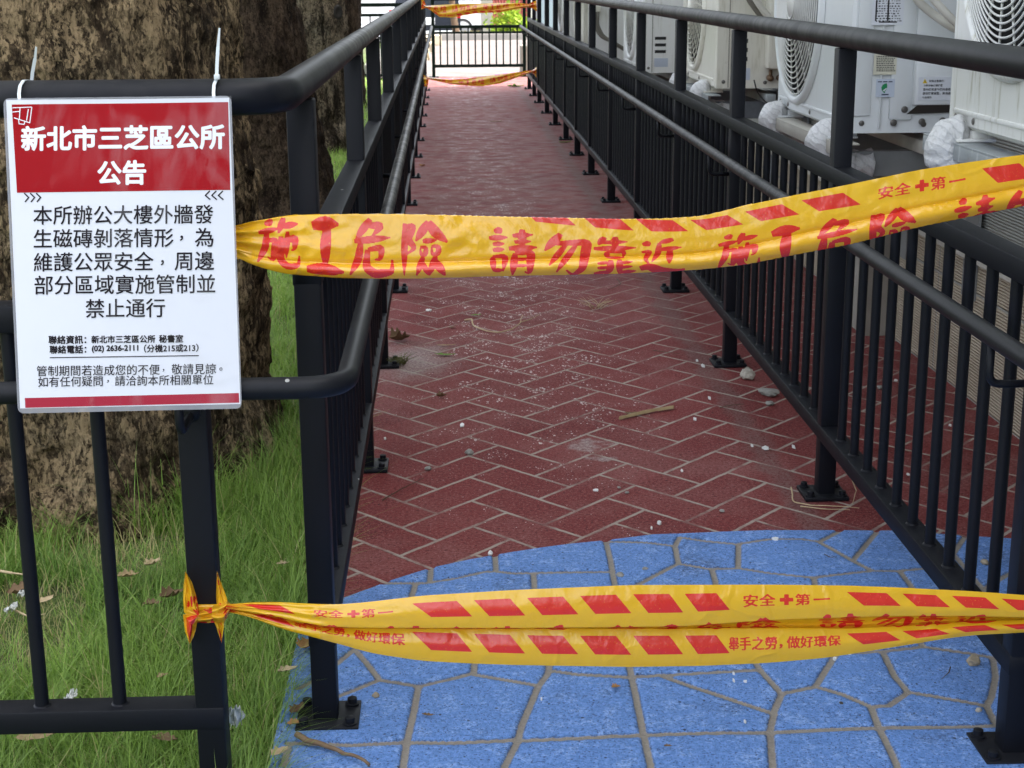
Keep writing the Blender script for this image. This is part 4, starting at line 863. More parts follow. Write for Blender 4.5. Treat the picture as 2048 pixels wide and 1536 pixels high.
GLY = {
 '施': [[1.3, (.22, .0), (.32, .13)], [(.02, .27), (.50, .20)], [(.22, .25), (.19, .6), (.0, .98)], [(.2, .46), (.44, .42), (.37, .88), (.24, .80)], [(.62, .0), (.50, .30)], [(.58, .17), (.97, .13)], [(.48, .50), (.92, .38), (.88, .64), (.8, .62)], [.8, (.72, .27), (.69, .78)], [1.1, (.56, .36), (.55, .84), (.72, .95), (.99, .90), (1.0, .72)]],
 '工': [[1.9, (.14, .16), (.5, .10), (.86, .12)], [1.5, (.56, .14), (.50, .5), (.50, .92)], [1.6, (.0, .95), (.45, .92), (1.0, .96)]],
 '危': [[1.1, (.48, .0), (.14, .36)], [(.38, .12), (.76, .10), (.52, .30)], [1.0, (.1, .40), (.96, .31)], [1.1, (.26, .40), (.2, .72), (.0, 1.0)], [.9, (.42, .54), (.76, .49), (.72, .72), (.58, .71)], [1.2, (.42, .54), (.38, .86), (.6, .97), (1.0, .92), (1.0, .70)]],
 '險': [[.9, (.08, .05), (.07, .98)], [(.08, .12), (.30, .08), (.15, .34), (.33, .48), (.13, .60)], [1.2, (.64, .0), (.34, .36)], [1.4, (.64, .0), (.8, .2), (1.05, .36)], [.8, (.5, .36), (.82, .33)], [.7, (.45, .47), (.6, .45), (.57, .62), (.46, .62), (.45, .47)], [.7, (.71, .45), (.88, .43), (.85, .60), (.72, .61), (.71, .45)], [.9, (.52, .64), (.36, .98)], [.8, (.5, .74), (.64, .97)], [.9, (.80, .63), (.66, .98)], [1.1, (.78, .70), (1.0, .98)]],
 '請': [[1.2, (.14, .0), (.26, .10)], [.9, (.0, .22), (.40, .17)], [.8, (.08, .34), (.33, .31)], [.8, (.08, .46), (.33, .43)], [.8, (.08, .60), (.10, .90)], [.8, (.08, .60), (.36, .57), (.30, .90)], [.7, (.1, .88), (.3, .87)], [.9, (.5, .13), (.96, .07)], [.8, (.54, .26), (.92, .22)], [1.1, (.42, .41), (1.05, .35)], [1.1, (.72, -.03), (.71, .38)], [1.0, (.56, .50), (.50, .98)], [1.1, (.56, .50), (.92, .46), (.88, .96), (.77, .90)], [.6, (.58, .64), (.86, .62)], [.6, (.57, .78), (.86, .76)]],
 '勿': [[1.2, (.36, .0), (.0, .42)], [1.3, (.24, .24), (.95, .16), (.84, .84), (.62, 1.0), (.48, .86)], [.9, (.47, .26), (.10, .76)], [.9, (.69, .26), (.26, .92)]],
 '靠': [[1.0, (.26, .0), (.12, .22)], [.9, (.2, .15), (.8, .09)], [1.1, (.02, .32), (1.0, .25)], [1.1, (.5, -.03), (.49, .30)], [.8, (.3, .39), (.32, .55)], [.8, (.3, .39), (.72, .35), (.68, .55)], [.6, (.32, .54), (.68, .53)], [1.0, (.40, .6), (.38, .88), (.26, 1.0)], [1.0, (.6, .58), (.6, 1.0)], [.7, (.1, .70), (.38, .66)], [.7, (.1, .82), (.38, .79)], [.7, (.02, .96), (.38, .90)], [.7, (.62, .68), (.92, .64)], [.7, (.62, .80), (.92, .77)], [.8, (.62, .93), (1.0, .90)]],
 '近': [[1.1, (.80, .0), (.46, .10)], [.9, (.47, .10), (.43, .42), (.28, .66)], [1.0, (.45, .30), (1.0, .24)], [1.0, (.72, .28), (.70, .72)], [1.3, (.10, .08), (.23, .20)], [.8, (.04, .38), (.25, .33), (.12, .58), (.24, .74)], [1.7, (.0, .84), (.22, .78), (.5, .93), (.8, .96), (1.08, .90)]]}
def raster(polys, W_, H_, u0, u1, v0, v1):
    img = np.zeros((H_, W_), np.float32)
    for V, F in polys:
        V = np.asarray(V, float); px = (V[:, 0]-u0)/(u1-u0)*W_-0.5; py = (V[:, 1]-v0)/(v1-v0)*H_-0.5
        for f in F:
            x, y = px[list(f)], py[list(f)]; xa, xb = int(max(0, np.floor(x.min()))), int(min(W_-1, np.ceil(x.max()))); ya, yb = int(max(0, np.floor(y.min()))), int(min(H_-1, np.ceil(y.max())))
            if xb < xa or yb < ya: continue
            gx, gy = np.meshgrid(np.arange(xa, xb+1), np.arange(ya, yb+1)); d = (y[1]-y[2])*(x[0]-x[2])+(x[2]-x[1])*(y[0]-y[2])
            if abs(d) < 1e-9: continue
            a = ((y[1]-y[2])*(gx-x[2])+(x[2]-x[1])*(gy-y[2]))/d; b = ((y[2]-y[0])*(gx-x[2])+(x[0]-x[2])*(gy-y[2]))/d
            img[ya:yb+1, xa:xb+1] = np.maximum(img[ya:yb+1, xa:xb+1], ((a >= -1e-6) & (b >= -1e-6) & (a+b <= 1+1e-6)).astype(np.float32))
    return img
polys = []
for ch, u in zip('施工危險請勿靠近', (0.0, .066, .124, .192, .300, .368, .428, .489)): polys.append(brush(GLY[ch], u, 0.0535, 0.056 if ch != '工' else .05, 0.073, 0.0078))
def line_tape(s, u, v, w, h, bold):
    V, F = text_flat(s, width=w, height=h, bold=bold); return (np.c_[V[:, 0]+u, v-V[:, 1]], F)
CROSS = lambda u, v, a, b: ([(u-a, v-b), (u+a, v-b), (u+a, v+b), (u-a, v+b), (u-b, v-a), (u+b, v-a), (u+b, v+a), (u-b, v+a)], [[0, 1, 2], [0, 2, 3], [4, 5, 6], [4, 6, 7]])
tpolys = []
tpolys += [line_tape('安全', .203, .0245, .041, .019, 0), line_tape('第', .270, .0245, .0185, .019, 0)]
polys += [CROSS(.2585, .0245, .0088, .0031), ([(.293, .0235), (.3145, .0225), (.3145, .0255), (.293, .0265)], [[0, 1, 2], [0, 2, 3]])]
tpolys += [line_tape('舉手之勞', .180, .1505, .066, .0195, 0), line_tape('，', .249, .156, .004, .0065, 0), line_tape('做好環保', .259, .1505, .069, .0195, 0)]
for k in range(6):
    for (v0_, v1_, u0_) in ((.012, .0365, .336), (.138, .1635, .336)):
        u = u0_+k*.0735; polys.append(([(u, v0_), (u+.050, v0_), (u+.071, v1_), (u+.021, v1_)], [[0, 1, 2], [0, 2, 3]]))
SS = 4; RES = 0.0005*SS/4
TWN, THN = int(round(PER/0.00025)), int(round(TW/0.00025)); full = np.zeros((THN, TWN), np.float32)
for sh in (-PER, 0, PER): full = np.maximum(full, raster([(np.asarray(V)+[sh, 0], F) for V, F in polys], TWN, THN, 0, PER, 0, TW))
tx = np.maximum.reduce([raster([(np.asarray(V)+[sh, 0], F) for V, F in tpolys], TWN, THN, 0, PER, 0, TW) for sh in (-PER, 0, PER)])
full = np.maximum.reduce([full]+[np.roll(np.roll(tx, a, 0), b, 1) for a in (-1, 0, 1) for b in (-2, -1, 0, 1, 2)])
def box2(a):                                                          # average down to 0.5 mm cells
    h, w = a.shape[0]//2*2, a.shape[1]//2*2; a = a[:h, :w]; return (a[::2, ::2]+a[1::2, ::2]+a[::2, 1::2]+a[1::2, 1::2])/4
PRN = box2(full)
def print_at(u, v):
    x = (np.asarray(u) % PER)/PER*PRN.shape[1]-0.5; y = np.clip(np.asarray(v)/TW*PRN.shape[0]-0.5, 0, PRN.shape[0]-1.001); x0 = np.floor(x).astype(int); y0 = np.floor(y).astype(int); fx, fy = x-x0, y-y0
    g = lambda a, b: PRN[np.clip(b, 0, PRN.shape[0]-1), a % PRN.shape[1]]
    return g(x0, y0)*(1-fx)*(1-fy)+g(x0+1, y0)*fx*(1-fy)+g(x0, y0+1)*(1-fx)*fy+g(x0+1, y0+1)*fx*fy
def px_to_world(px, py, Y):
    """arrays; each pixel ray is met with the tape's own plane at depth Y"""
    d = CF[None]+CR[None]*((px-1024)/FPX)[:, None]-CU[None]*((py-768)/FPX)[:, None]; return EYE+d*(Y/d[:, 1])[:, None]
def nz1(a, s, o=0.0): return np.array([noise.noise(Vector((float(q)*s, o, 0))) for q in a])

def tape_sheet(name, st, pxu0, u_at, scale, vmap, prof, Yt, parent=None, nu=1200, nv=150, wr=0.0012, seed=0):
    """st: stations (px, top, bottom); vmap(px)->(v0, v1) shown in front; prof(s, px)->depth towards the viewer"""
    st = np.array(st, float); px = np.linspace(st[0, 0], st[-1, 0], nu)
    from_smooth = lambda c: np.interp(px, st[:, 0], st[:, c])
    top, bot = from_smooth(1), from_smooth(2)
    ker = np.ones(31)/31; pad = lambda a: np.convolve(np.pad(a, 15, mode='edge'), ker, 'valid'); top, bot = pad(top), pad(bot)
    v0, v1 = vmap(px); U = u_at+(px-pxu0)*scale
    return px, top, bot, v0, v1, U
SC = 0.00064
# --- upper tape
st_u = [(466, 455, 508), (480, 447, 520), (500, 443, 528), (540, 437, 542), (578, 430, 549), (640, 428.5, 554), (700, 428, 557.5), (800, 428, 558.5), (900, 430, 556), (1000, 433, 553), (1150, 436, 550), (1250, 438, 547.5), (1330, 437, 544), (1406, 432, 539), (1490, 411, 530), (1600, 388, 508), (1700, 368.5, 489.5), (1836, 340, 455), (1940, 324, 434), (2048, 309, 412.5), (2100, 303, 404), (2130, 302, 398)]
st = np.array(st_u, float); nu, nv = 1320, 160
px = np.linspace(st[0, 0], st[-1, 0], nu); top = np.interp(px, st[:, 0], st[:, 1]); bot = np.interp(px, st[:, 0], st[:, 2])
ker = np.ones(41)/41; sm_ = lambda a: np.convolve(np.pad(a, 20, mode='edge'), ker, 'valid'); top, bot = sm_(top), sm_(bot)
v0 = sm_(np.interp(px, [466, 600, 700, 900, 1000, 1100, 1200, 1300, 1400, 1480, 2130], [.052, .051, .048, .043, .035, .027, .019, .010, .004, .0, .0]))
v1 = sm_(np.interp(px, [466, 700, 1000, 1300, 1420, 1550, 1700, 1836, 1950, 2130], [.134, .131, .127, .124, .122, .113, .100, .088, .080, .076]))
Uu = np.interp(px, [466, 515, 700, 860, 1020, 1230, 1435, 1570, 1757, 1937, 2130], [-.030, .0, .124, .230, .325, .4555, .593, .684, .796, .911, 1.04])
fold = np.interp(px, [466, 1000, 1240, 1400, 1530, 1700, 1900, 2048, 2130], [.80, .74, .70, .70, .69, .66, .66, .64, .62])
PX_, VV_ = [], []
vv = np.linspace(0, TW, nv); Vw = np.zeros((nu, nv, 3)); PR = np.zeros((nu, nv))
base_Y = np.interp(px, [466, 640, 2130], [1.928, 1.905, 1.985])
for i in range(nu):
    s = (vv-v0[i])/(v1[i]-v0[i]); y = top[i]+(bot[i]-top[i])*np.clip(s, 0, 1)
    sc = np.clip(s, 0, 1); f = fold[i]
    d = 0.010*np.where(sc < f, np.sin(np.pi*0.5*sc/f)**0.9, 1.0)+0.009*np.where(sc > f, np.sin(np.pi*(sc-f)/(1-f)), -0.25*np.exp(-((sc-f)/0.05)**2))
    gath = np.exp(-((px[i]-466)/60)); d = d*(1-0.7*gath)
    up = np.clip(-s, 0, None)*(v1[i]-v0[i]); dn = np.clip(s-1, 0, None)*(v1[i]-v0[i])
    y = y+np.clip(up, 0, 0.05)/SC*0.9-np.where(up > 0, 1.0, 0)-np.clip(dn, 0, 0.045)/SC*0.9
    d = d-np.where(up > 0, 0.004+0.006*np.sqrt(up/0.05), 0)-np.where(dn > 0, 0.003+0.006*np.sqrt(dn/0.05), 0)
    crk = np.array([noise.noise(Vector((px[i]*0.012, k*0.16, 0)))*0.0030+noise.noise(Vector((px[i]*0.035, k*0.28, 3)))*0.0016 for k in np.arange(nv)*(40/nv)])
    amp = 0.35+1.3*math.exp(-((px[i]-560)/160)**2)+0.5*math.exp(-((px[i]-920)/60)**2)+0.6*math.exp(-((px[i]-1780)/60)**2)
    d = d+crk*amp+0.004*gath*np.sin(vv/TW*52)
    Vw[i] = px_to_world(np.full(nv, px[i]), y, base_Y[i]-d); PR[i] = print_at(np.full(nv, Uu[i]), vv)
UT = thing('barrier_tape', 'upper yellow red barrier tape stretched from behind the notice to the right', 'barrier tape', (0.2, 1.92, 0.85), 'yellow and red barrier tapes')
o = big_mesh('band', Vw.reshape(-1, 3), grid_faces(nu, nv), TAPE, UT); fattr(o, 'print', PR)
def crumple(name, parent, A, B, Y, dep, u0, v0, du, dv, seed=0, pleats=3, amp=0.004, n=34):
    """pleated scrap of tape between two pixel polylines"""
    def res_(P): P = np.array(P, float); s = np.r_[0, np.cumsum(np.linalg.norm(np.diff(P, axis=0), axis=1))]; q = np.linspace(0, s[-1], n); return np.stack([np.interp(q, s, P[:, k]) for k in range(P.shape[1])], -1)
    a, b = res_(A), res_(B); T = np.linspace(0, 1, n)[None, :, None]; P = a[:, None]*(1-T)+b[:, None]*T
    i, j = np.meshgrid(np.linspace(0, 1, n), np.linspace(0, 1, n), indexing='ij')
    d = dep*np.sin(np.pi*j)+amp*np.sin(j*np.pi*2*pleats+seed+1.5*i)*(0.35+0.65*np.sin(np.pi*i))+amp*0.6*np.array([noise.noise(Vector((x*4+seed, y_*7, seed))) for x, y_ in zip(i.ravel(), j.ravel())]).reshape(n, n)
    W3 = px_to_world(P[..., 0].ravel(), P[..., 1].ravel(), Y-d.ravel())
    o = big_mesh(name, W3, grid_faces(n, n), TAPE, parent); fattr(o, 'print', print_at((u0+du*i).ravel(), (v0+dv*j).ravel())); return o
crumple('tied_end', UT, [(472, 450), (455, 452), (425, 448)], [(472, 512), (455, 508), (425, 506)], 1.936, 0.006, .55, .02, .05, .15, 1, 4, .004)

# --- lower tape (folded lengthwise, open at the left)
st_t = np.array([(452, 1209), (470, 1207.5), (500, 1204), (564, 1204), (629, 1208), (680, 1209), (745, 1203), (845, 1191), (1024, 1180), (1257, 1170), (1536, 1169), (1700, 1171), (1803, 1175), (1953, 1183), (2048, 1190), (2100, 1195), (2130, 1199)], float)
st_c = np.array([(452, 1217), (513, 1226), (564, 1236), (642, 1252), (700, 1255), (802, 1256), (1024, 1256), (1357, 1253), (1536, 1240), (1700, 1234), (1803, 1231.5), (1953, 1232), (2048, 1235), (2130, 1231)], float)
st_k = np.array([(452, 1218), (513, 1228), (564, 1239), (642, 1255), (700, 1257), (802, 1257), (1024, 1257.5), (1357, 1257), (1536, 1256), (1700, 1257), (1850, 1250), (1953, 1242), (2048, 1240), (2130, 1234)], float)
st_b = np.array([(452, 1224), (470, 1226), (513, 1239), (564, 1258), (629, 1275), (674, 1287), (745, 1307), (845, 1322), (942, 1327), (1024, 1330), (1257, 1334), (1400, 1332), (1536, 1326), (1650, 1316), (1803, 1292), (1900, 1276), (1953, 1270), (2048, 1265), (2130, 1256)], float)
px = np.linspace(452, 2130, nu); I4 = [sm_(np.interp(px, s_[:, 0], s_[:, 1])) for s_ in (st_t, st_c, st_k, st_b)]
va = sm_(np.interp(px, [452, 560, 640, 1024, 1400, 1700, 2130], [.060, .058, .056, .054, .055, .058, .052])); vb = sm_(np.interp(px, [452, 640, 750, 1100, 1500, 1700, 1850, 2130], [.150, .146, .134, .128, .128, .128, .122, .116]))
Ul = np.interp(px, [452, 505, 600, 628, 790, 914, 1347, 1487, 1660, 1776, 1996, 2130], [-.50, -.47, -.405, -.39, -.276, -.207, .093, .203, .3145, .388, .552, .64])
base_Y = np.interp(px, [452, 640, 2130], [1.925, 1.90, 1.985]); Vw = np.zeros((nu, nv, 3)); PR = np.zeros((nu, nv))
for i in range(nu):
    t_, c_, k_, b_ = (q[i] for q in I4); A_, B_ = va[i], vb[i]
    y = np.interp(vv, [0, A_, (A_+B_)/2, B_, TW], [t_, c_, (c_+k_)/2+1, k_, b_])
    s1 = np.clip(vv/A_, 0, 1); s2 = np.clip((vv-B_)/(TW-B_), 0, 1); mid = np.clip((vv-A_)/(B_-A_), 0, 1)
    op = math.exp(-((px[i]-452)/120)); dm = 0.026*(1-op*0.8)
    d = np.where(vv <= A_, 0.002+0.011*np.sin(np.pi*0.62*s1+0.25), np.where(vv >= B_, -0.002-0.006*(1-s2)**2+0.006*np.sin(np.pi*s2*0.9), 0))
    e0 = 0.002+0.011*math.sin(math.pi*0.62+0.25); e1 = -0.008
    d = np.where((vv > A_) & (vv < B_), e0+(e1-e0)*mid-dm*np.sin(np.pi*mid), d)
    crk = np.array([noise.noise(Vector((px[i]*0.010, k*0.13, 11)))*0.0026+noise.noise(Vector((px[i]*0.03, k*0.25, 13)))*0.0012 for k in np.arange(nv)*(40/nv)])
    amp = 0.4+1.0*math.exp(-((px[i]-560)/110)**2)+0.9*math.exp(-((px[i]-1840)/80)**2)
    d = d+crk*amp+0.0035*op*np.sin(vv/TW*46)
    Vw[i] = px_to_world(np.full(nv, px[i]), y, base_Y[i]-d); PR[i] = print_at(np.full(nv, Ul[i]), vv)
LT = thing('barrier_tape', 'lower yellow red barrier tape knotted on the railing post above the blue paving', 'barrier tape', (0.2, 1.92, 0.28), 'yellow and red barrier tapes')
o = big_mesh('band', Vw.reshape(-1, 3), grid_faces(nu, nv), TAPE, LT); fattr(o, 'print', PR)
KY = 1.944
KN = link(bpy.data.objects.new('knot', None), LT); 
def kn(name, *a, **k): 
    o = crumple(name, None, *a, **k); o.parent = LT; o.data.transform(Matrix.Translation(-LT.location)); return o
bpy.data.objects.remove(KN)
kn('loose_end', [(371, 1142), (367, 1170), (366, 1200), (368, 1226), (396, 1232)], [(371, 1142), (384, 1165), (392, 1190), (396, 1212), (399, 1224)], KY-.004, 0.012, .245, .040, .10, .045, 0, 1.6, .006)
kn('loose_end', [(397, 1226), (380, 1226), (366, 1229), (370, 1262), (379, 1288)], [(397, 1240), (394, 1246), (391, 1262), (386, 1276), (379, 1289)], KY-.004, 0.012, .345, .0, .06, .05, 2, 1.4, .006)
kn('wrapped_band', [(393, 1222), (410, 1218), (428, 1214), (442, 1208)], [(394, 1245), (410, 1246), (428, 1245), (442, 1242)], KY-.002, 0.012, .40, .02, .06, .045, 3, 2.2, .007)
kn('knot', [(424, 1213), (440, 1206), (454, 1202), (464, 1209)], [(424, 1240), (436, 1247), (448, 1245), (462, 1222)], KY-0.006, 0.020, .26, .035, .08, .06, 4, 2.0, .008)
kn('loose_end', [(434, 1141), (433, 1160), (432, 1190), (434, 1212)], [(434, 1141), (440, 1160), (448, 1180), (457, 1206)], KY+0.004, 0.008, .245, .0, .10, .05, 5, 1.2, .004)
kn('loose_end', [(426, 1240), (431, 1252), (436, 1266), (443, 1286)], [(448, 1238), (448, 1252), (446, 1268), (443, 1287)], KY+0.008, 0.004, .02, .0, .05, .05, 6, 1.2, .004)
m = MB(); m.box((-0.3715, 1.9465, 0.306), (-0.3245, 1.994, 0.326), 0, 0.002); o = m.build('wrapped_band', TAPE, LT); fattr(o, 'print', np.zeros(len(o.data.vertices)))

# --- far tapes
def far_tape(label, top, bot, Y0, Y1, u0, vlo, vhi, twist=None):
    T = thing('barrier_tape', label, 'barrier tape', (0.35, Y0, 0.6), 'yellow and red barrier tapes'); n, k = 300, 40
    top, bot = np.array(top, float), np.array(bot, float); px = np.linspace(top[0, 0], top[-1, 0], n); tt = np.interp(px, top[:, 0], top[:, 1]); bb = np.interp(px, bot[:, 0], bot[:, 1]); Yb = np.interp(px, [px[0], px[-1]], [Y0, Y1])
    Vw = np.zeros((n, k, 3)); PR = np.zeros((n, k)); s = np.linspace(0, 1, k)
    for i in range(n):
        d = 0.03*np.sin(np.pi*s)+0.012*np.sin(s*9+px[i]*0.05)
        Vw[i] = px_to_world(np.full(k, px[i]), tt[i]+(bb[i]-tt[i])*s, Yb[i]-d)
        PR[i] = print_at(np.full(k, u0+(px[i]-px[0])*Y0/FPX), vlo+(vhi-vlo)*s)
    o = big_mesh('band', Vw.reshape(-1, 3), grid_faces(n, k), TAPE, T); fattr(o, 'print', PR); return T
FT = far_tape('upper far barrier tape across the end of the ramp, highest of the four tapes', [(851, 12), (862, 11), (905, 8.5), (980, 6.5), (1040, 6), (1058, 8.5), (1064, 10.5)], [(851, 15), (862, 21), (880, 34), (905, 35), (950, 27), (1000, 24.5), (1040, 17), (1058, 13.5), (1064, 13)], 14.4, 14.6, .05, .04, .17)
crumple('knot', FT, [(838, -6), (846, -3), (852, 11)], [(838, 14), (842, 19), (852, 16)], 14.4, 0.03, .1, .05, .08, .08, 1, 2, .02); crumple('knot', FT, [(1056, 9), (1064, 4), (1073, 1)], [(1056, 15), (1066, 17), (1074, 23)], 14.6, 0.03, .4, .05, .1, .1, 2, 2, .02)
FT = far_tape('lower far barrier tape sagging just above the ramp beyond the railings', [(855, 154), (868, 155.5), (900, 159), (930, 158), (980, 151), (1030, 145), (1060, 140.5), (1068, 141)], [(855, 158), (868, 161), (900, 168), (940, 172), (965, 172.5), (1000, 167), (1040, 153), (1060, 146), (1068, 144)], 14.5, 14.7, .3, .02, .15)
crumple('knot', FT, [(847, 150), (852, 152), (857, 156)], [(849, 172), (855, 174), (857, 166)], 14.5, 0.03, .1, .05, .08, .08, 3, 2, .02); crumple('knot', FT, [(1062, 141), (1069, 138), (1073, 134)], [(1062, 144), (1069, 150), (1073, 156)], 14.7, 0.03, .4, .05, .1, .1, 4, 2, .02)

# ------------------------------------------------------------------ THE NOTICE
SG = thing('notice_board', 'white and red laminated paper notice in Chinese hanging from the top rail', 'notice', PY(235, 200, 1.93))
_c = [PY(7, 197, 1.922), PY(463, 192, 1.922), PY(36, 827, 1.842)]
_n = np.cross(_c[1]-_c[0], _c[2]-_c[0]); _n /= np.linalg.norm(_n)
if _n[1] > 0: _n = -_n
def on_sign(px, py, off=0.0):
    """the notice is one gently bowed sheet; off lifts a layer off it"""
    px, py = np.asarray(px, float), np.asarray(py, float)
    d = CF[None]+CR[None]*((px-1024)/FPX)[:, None]-CU[None]*((py-768)/FPX)[:, None]; t_ = ((_c[0]-EYE)@_n)/(d@_n); P = EYE+d*t_[:, None]
    a, b = (px-22)/450, (py-197)/628
    w = 0.0030*np.sin(np.pi*np.clip(b, 0, 1))*np.sin(np.pi*np.clip(a, 0, 1))+0.0012*np.sin(a*7+1.0)*np.exp(-(b/0.25)**2)
    return P+_n*(w+off)[:, None] if hasattr(off, '__len__') else P+_n[None]*(w+off)[:, None]
def quad_grid(c, n, m):
    (x0, y0), (x1, y1), (x2, y2), (x3, y3) = c; s, t_ = np.meshgrid(np.linspace(0, 1, n), np.linspace(0, 1, m), indexing='ij')
    return ((x0*(1-s)+x1*s)*(1-t_)+(x3*(1-s)+x2*s)*t_).ravel(), ((y0*(1-s)+y1*s)*(1-t_)+(y3*(1-s)+y2*s)*t_).ravel()
def sheet(name, c, mat, off, n=36, m=48):
    x, y = quad_grid(c, n, m); return big_mesh(name, on_sign(x, y, off), grid_faces(n, m), mat, SG)
PAPER = simple('notice_paper', (0.69, 0.705, 0.75), 0.6, var=0.01, spec=0.1); REDP = simple('printed_red', (0.32, 0.0075, 0.012), 0.5, var=0.03, spec=0.05); REDB = simple('printed_crimson', (0.36, 0.028, 0.050), 0.5, var=0.03, spec=0.05)
WINK = simple('printed_white', (0.82, 0.83, 0.86), 0.5, var=0.0, spec=0.05); BINK = simple('printed_black', (0.016, 0.013, 0.016), 0.5, var=0.0, spec=0.05)
sheet('paper', [(12.5, 200), (458.5, 195.5), (481, 808), (40, 817)], PAPER, 0.0)
sheet('header_panel', [(24, 209.3), (456.7, 204.3), (461, 380), (34.3, 385.7)], REDP, 0.0003)
sheet('footer_bar', [(49.7, 796), (477.7, 786), (478.7, 805.3), (50.7, 815.7)], REDB, 0.0003, 30, 4)
def sign_line(name, rows, mat, off=0.0006):
    V = []; F = []; O = []
    for (s, x0, y0, x1, y1, bold) in rows:
        v, f = text_flat(s, width=x1-x0); k = 0
        sh = [(0, 0)] if not bold else [(bold*rf*math.cos(a), bold*rf*math.sin(a)) for rf in (0.5, 1.0) for a in np.arange(8)*math.pi/4]
        for dx, dy in sh:
            px = x0+v[:, 0]+dx; F += (f+len(V)).tolist(); V += np.stack([px, y0+(y1-y0)*v[:, 0]/(x1-x0)-v[:, 1]+dy], -1).tolist(); O += [off+k*0.000012]*len(v); k += 1
    V = np.array(V); P = on_sign(V[:, 0], V[:, 1], np.array(O)); return mesh_from(name, P, F, mat, SG)
sign_line('title_lettering', [('新北市三芝區公所', 44.5, 277.5, 448.5, 273.4, 1.7), ('公告', 197, 346.2, 291.5, 345.2, 1.7)], WINK)
sign_line('body_lettering', [('本所辦公大樓外牆發', 67.7, 431, 426.7, 428.3, .35), ('生磁磚剝落情形　為', 68.3, 477.7, 427, 474.7, .35), ('，', 361, 476.5, 366.5, 476.4, .5), ('維護公眾安全　周邊', 68.5, 524.6, 428.5, 521.6, .35), ('，', 323, 525.5, 328.5, 525.4, .5), ('部分區域實施管制並', 70, 570.3, 430.7, 567.3, .35), ('禁止通行', 172.5, 617.2, 330.7, 615.4, .35)], BINK)
sign_line('contact_lettering', [('聯絡資訊：', 98, 679.8, 173, 679.0, .5), ('新北市三芝區公所', 184, 678.9, 311, 677.6, .5), ('秘書室', 319, 677.5, 366.5, 677.0, .5), ('聯絡電話：', 100, 699.3, 173, 698.3, .5), ('(02) 2636-2111', 185, 698.6, 277, 697.2, .6), ('（分機215或213）', 289, 697.0, 397, 695.3, .4)], BINK)
sign_line('apology_lettering', [('管制期間若造成您的不便　敬請見諒', 74, 742, 432, 737.4, .1), ('，', 326, 740.5, 329, 740.4, .2), ('。', 439, 738, 445, 738, .1), ('如有任何疑問　請洽詢本所相關單位', 76.7, 763.7, 426.7, 758.8, .1), ('，', 215, 762.5, 218, 762.4, .2)], BINK)
sheet('underline', [(100, 714.4), (398, 710.2), (398, 712.0), (100, 716.2)], BINK, 0.0006, 12, 2)
def sign_stroke(name, lines, w, mat, off=0.0006):
    V = []; F = []
    for ln in lines:
        for (a, b), (c_, d_) in zip(ln[:-1], ln[1:]):
            dx, dy = c_-a, d_-b; L = math.hypot(dx, dy); nx_, ny_ = -dy/L*w/2, dx/L*w/2; ex, ey = dx/L*w*.3, dy/L*w*.3; k = len(V)
            V += [(a-ex+nx_, b-ey+ny_), (c_+ex+nx_, d_+ey+ny_), (c_+ex-nx_, d_+ey-ny_), (a-ex-nx_, b-ey-ny_)]; F.append([k, k+1, k+2, k+3])
    V = np.array(V); o_ = off+np.repeat(np.arange(len(F)), 4)*0.00002; return mesh_from(name, on_sign(V[:, 0], V[:, 1], o_), F, mat, SG)
for k in range(3):
    x = 49.5+k*12; sign_stroke('chevron', [[(x, 387), (x+8.5, 395), (x+1.5, 403.5)]], 2.6, BINK)
    x = 411+k*13; sign_stroke('chevron', [[(x+8.5, 382.5), (x, 391), (x+9.5, 399)]], 2.6, BINK)
sign_stroke('megaphone_icon', [[(26, 216), (63, 214.5)], [(64.5, 215), (60.5, 245)], [(60.5, 246), (29, 236)], [(57.5, 219), (54, 241)], [(26, 224.5), (40, 223)], [(41, 216), (39.5, 238)], [(38, 240), (39, 248), (49, 249), (51, 243)]], 1.7, WINK)
def mat_film():
    t = NT('laminate_film'); fr = t.N.new('ShaderNodeFresnel'); fr.inputs['IOR'].default_value = 1.5
    xyz = t.sep(t.coord()); P = t.coord()
    n = t.noise(9, 3, 0.5, t.scaled(P, (1.0, 1.0, 0.55)), dist=0.8); m_ = t.noise(160, 2)
    nb = t.bump(t.math('ADD', n, t.math('MULTIPLY', m_, 0.012)), 0.55, 0.03)
    t.L.new(nb, fr.inputs['Normal']); gl = t.N.new('ShaderNodeBsdfGlossy'); gl.inputs['Roughness'].default_value = 0.07; t.L.new(nb, gl.inputs['Normal'])
    tp = t.N.new('ShaderNodeBsdfTransparent'); tp.inputs['Color'].default_value = (0.97, 0.97, 0.985, 1); mx = t.N.new('ShaderNodeMixShader')
    sc_ = t.ss(t.math('ADD', t.noise(7, 4, 0.6, t.vmath('MULTIPLY', P, (1.6, 1, 0.8)), dist=1.2), t.math('MULTIPLY', xyz[0], 0.55)), 0.46, 0.68, 0.03, 0.95)  # mask that fixes highlight streaks to the film, stronger towards the right
    t.L.new(t.math('MULTIPLY', fr.outputs[0], sc_), mx.inputs[0]); t.L.new(tp.outputs[0], mx.inputs[1]); t.L.new(gl.outputs[0], mx.inputs[2]); t.L.new(mx.outputs[0], t.out.inputs['Surface']); return t.mat
FILM = mat_film()
def rounded(c, r, k=6):
    pts = []; c = [np.array(q, float) for q in c]
    for i in range(4):
        a, b, d = c[i-1], c[i], c[(i+1) % 4]; u, v = (a-b)/np.linalg.norm(a-b), (d-b)/np.linalg.norm(d-b)
        for j in range(k+1): s = j/k; pts.append((b+u*r)*(1-s)**2+b*2*s*(1-s)+(b+v*r)*s*s)
    return np.array(pts)
fo = [(7, 197), (463, 192), (484, 817), (36, 827)]; x, y = quad_grid(fo, 60, 80); 
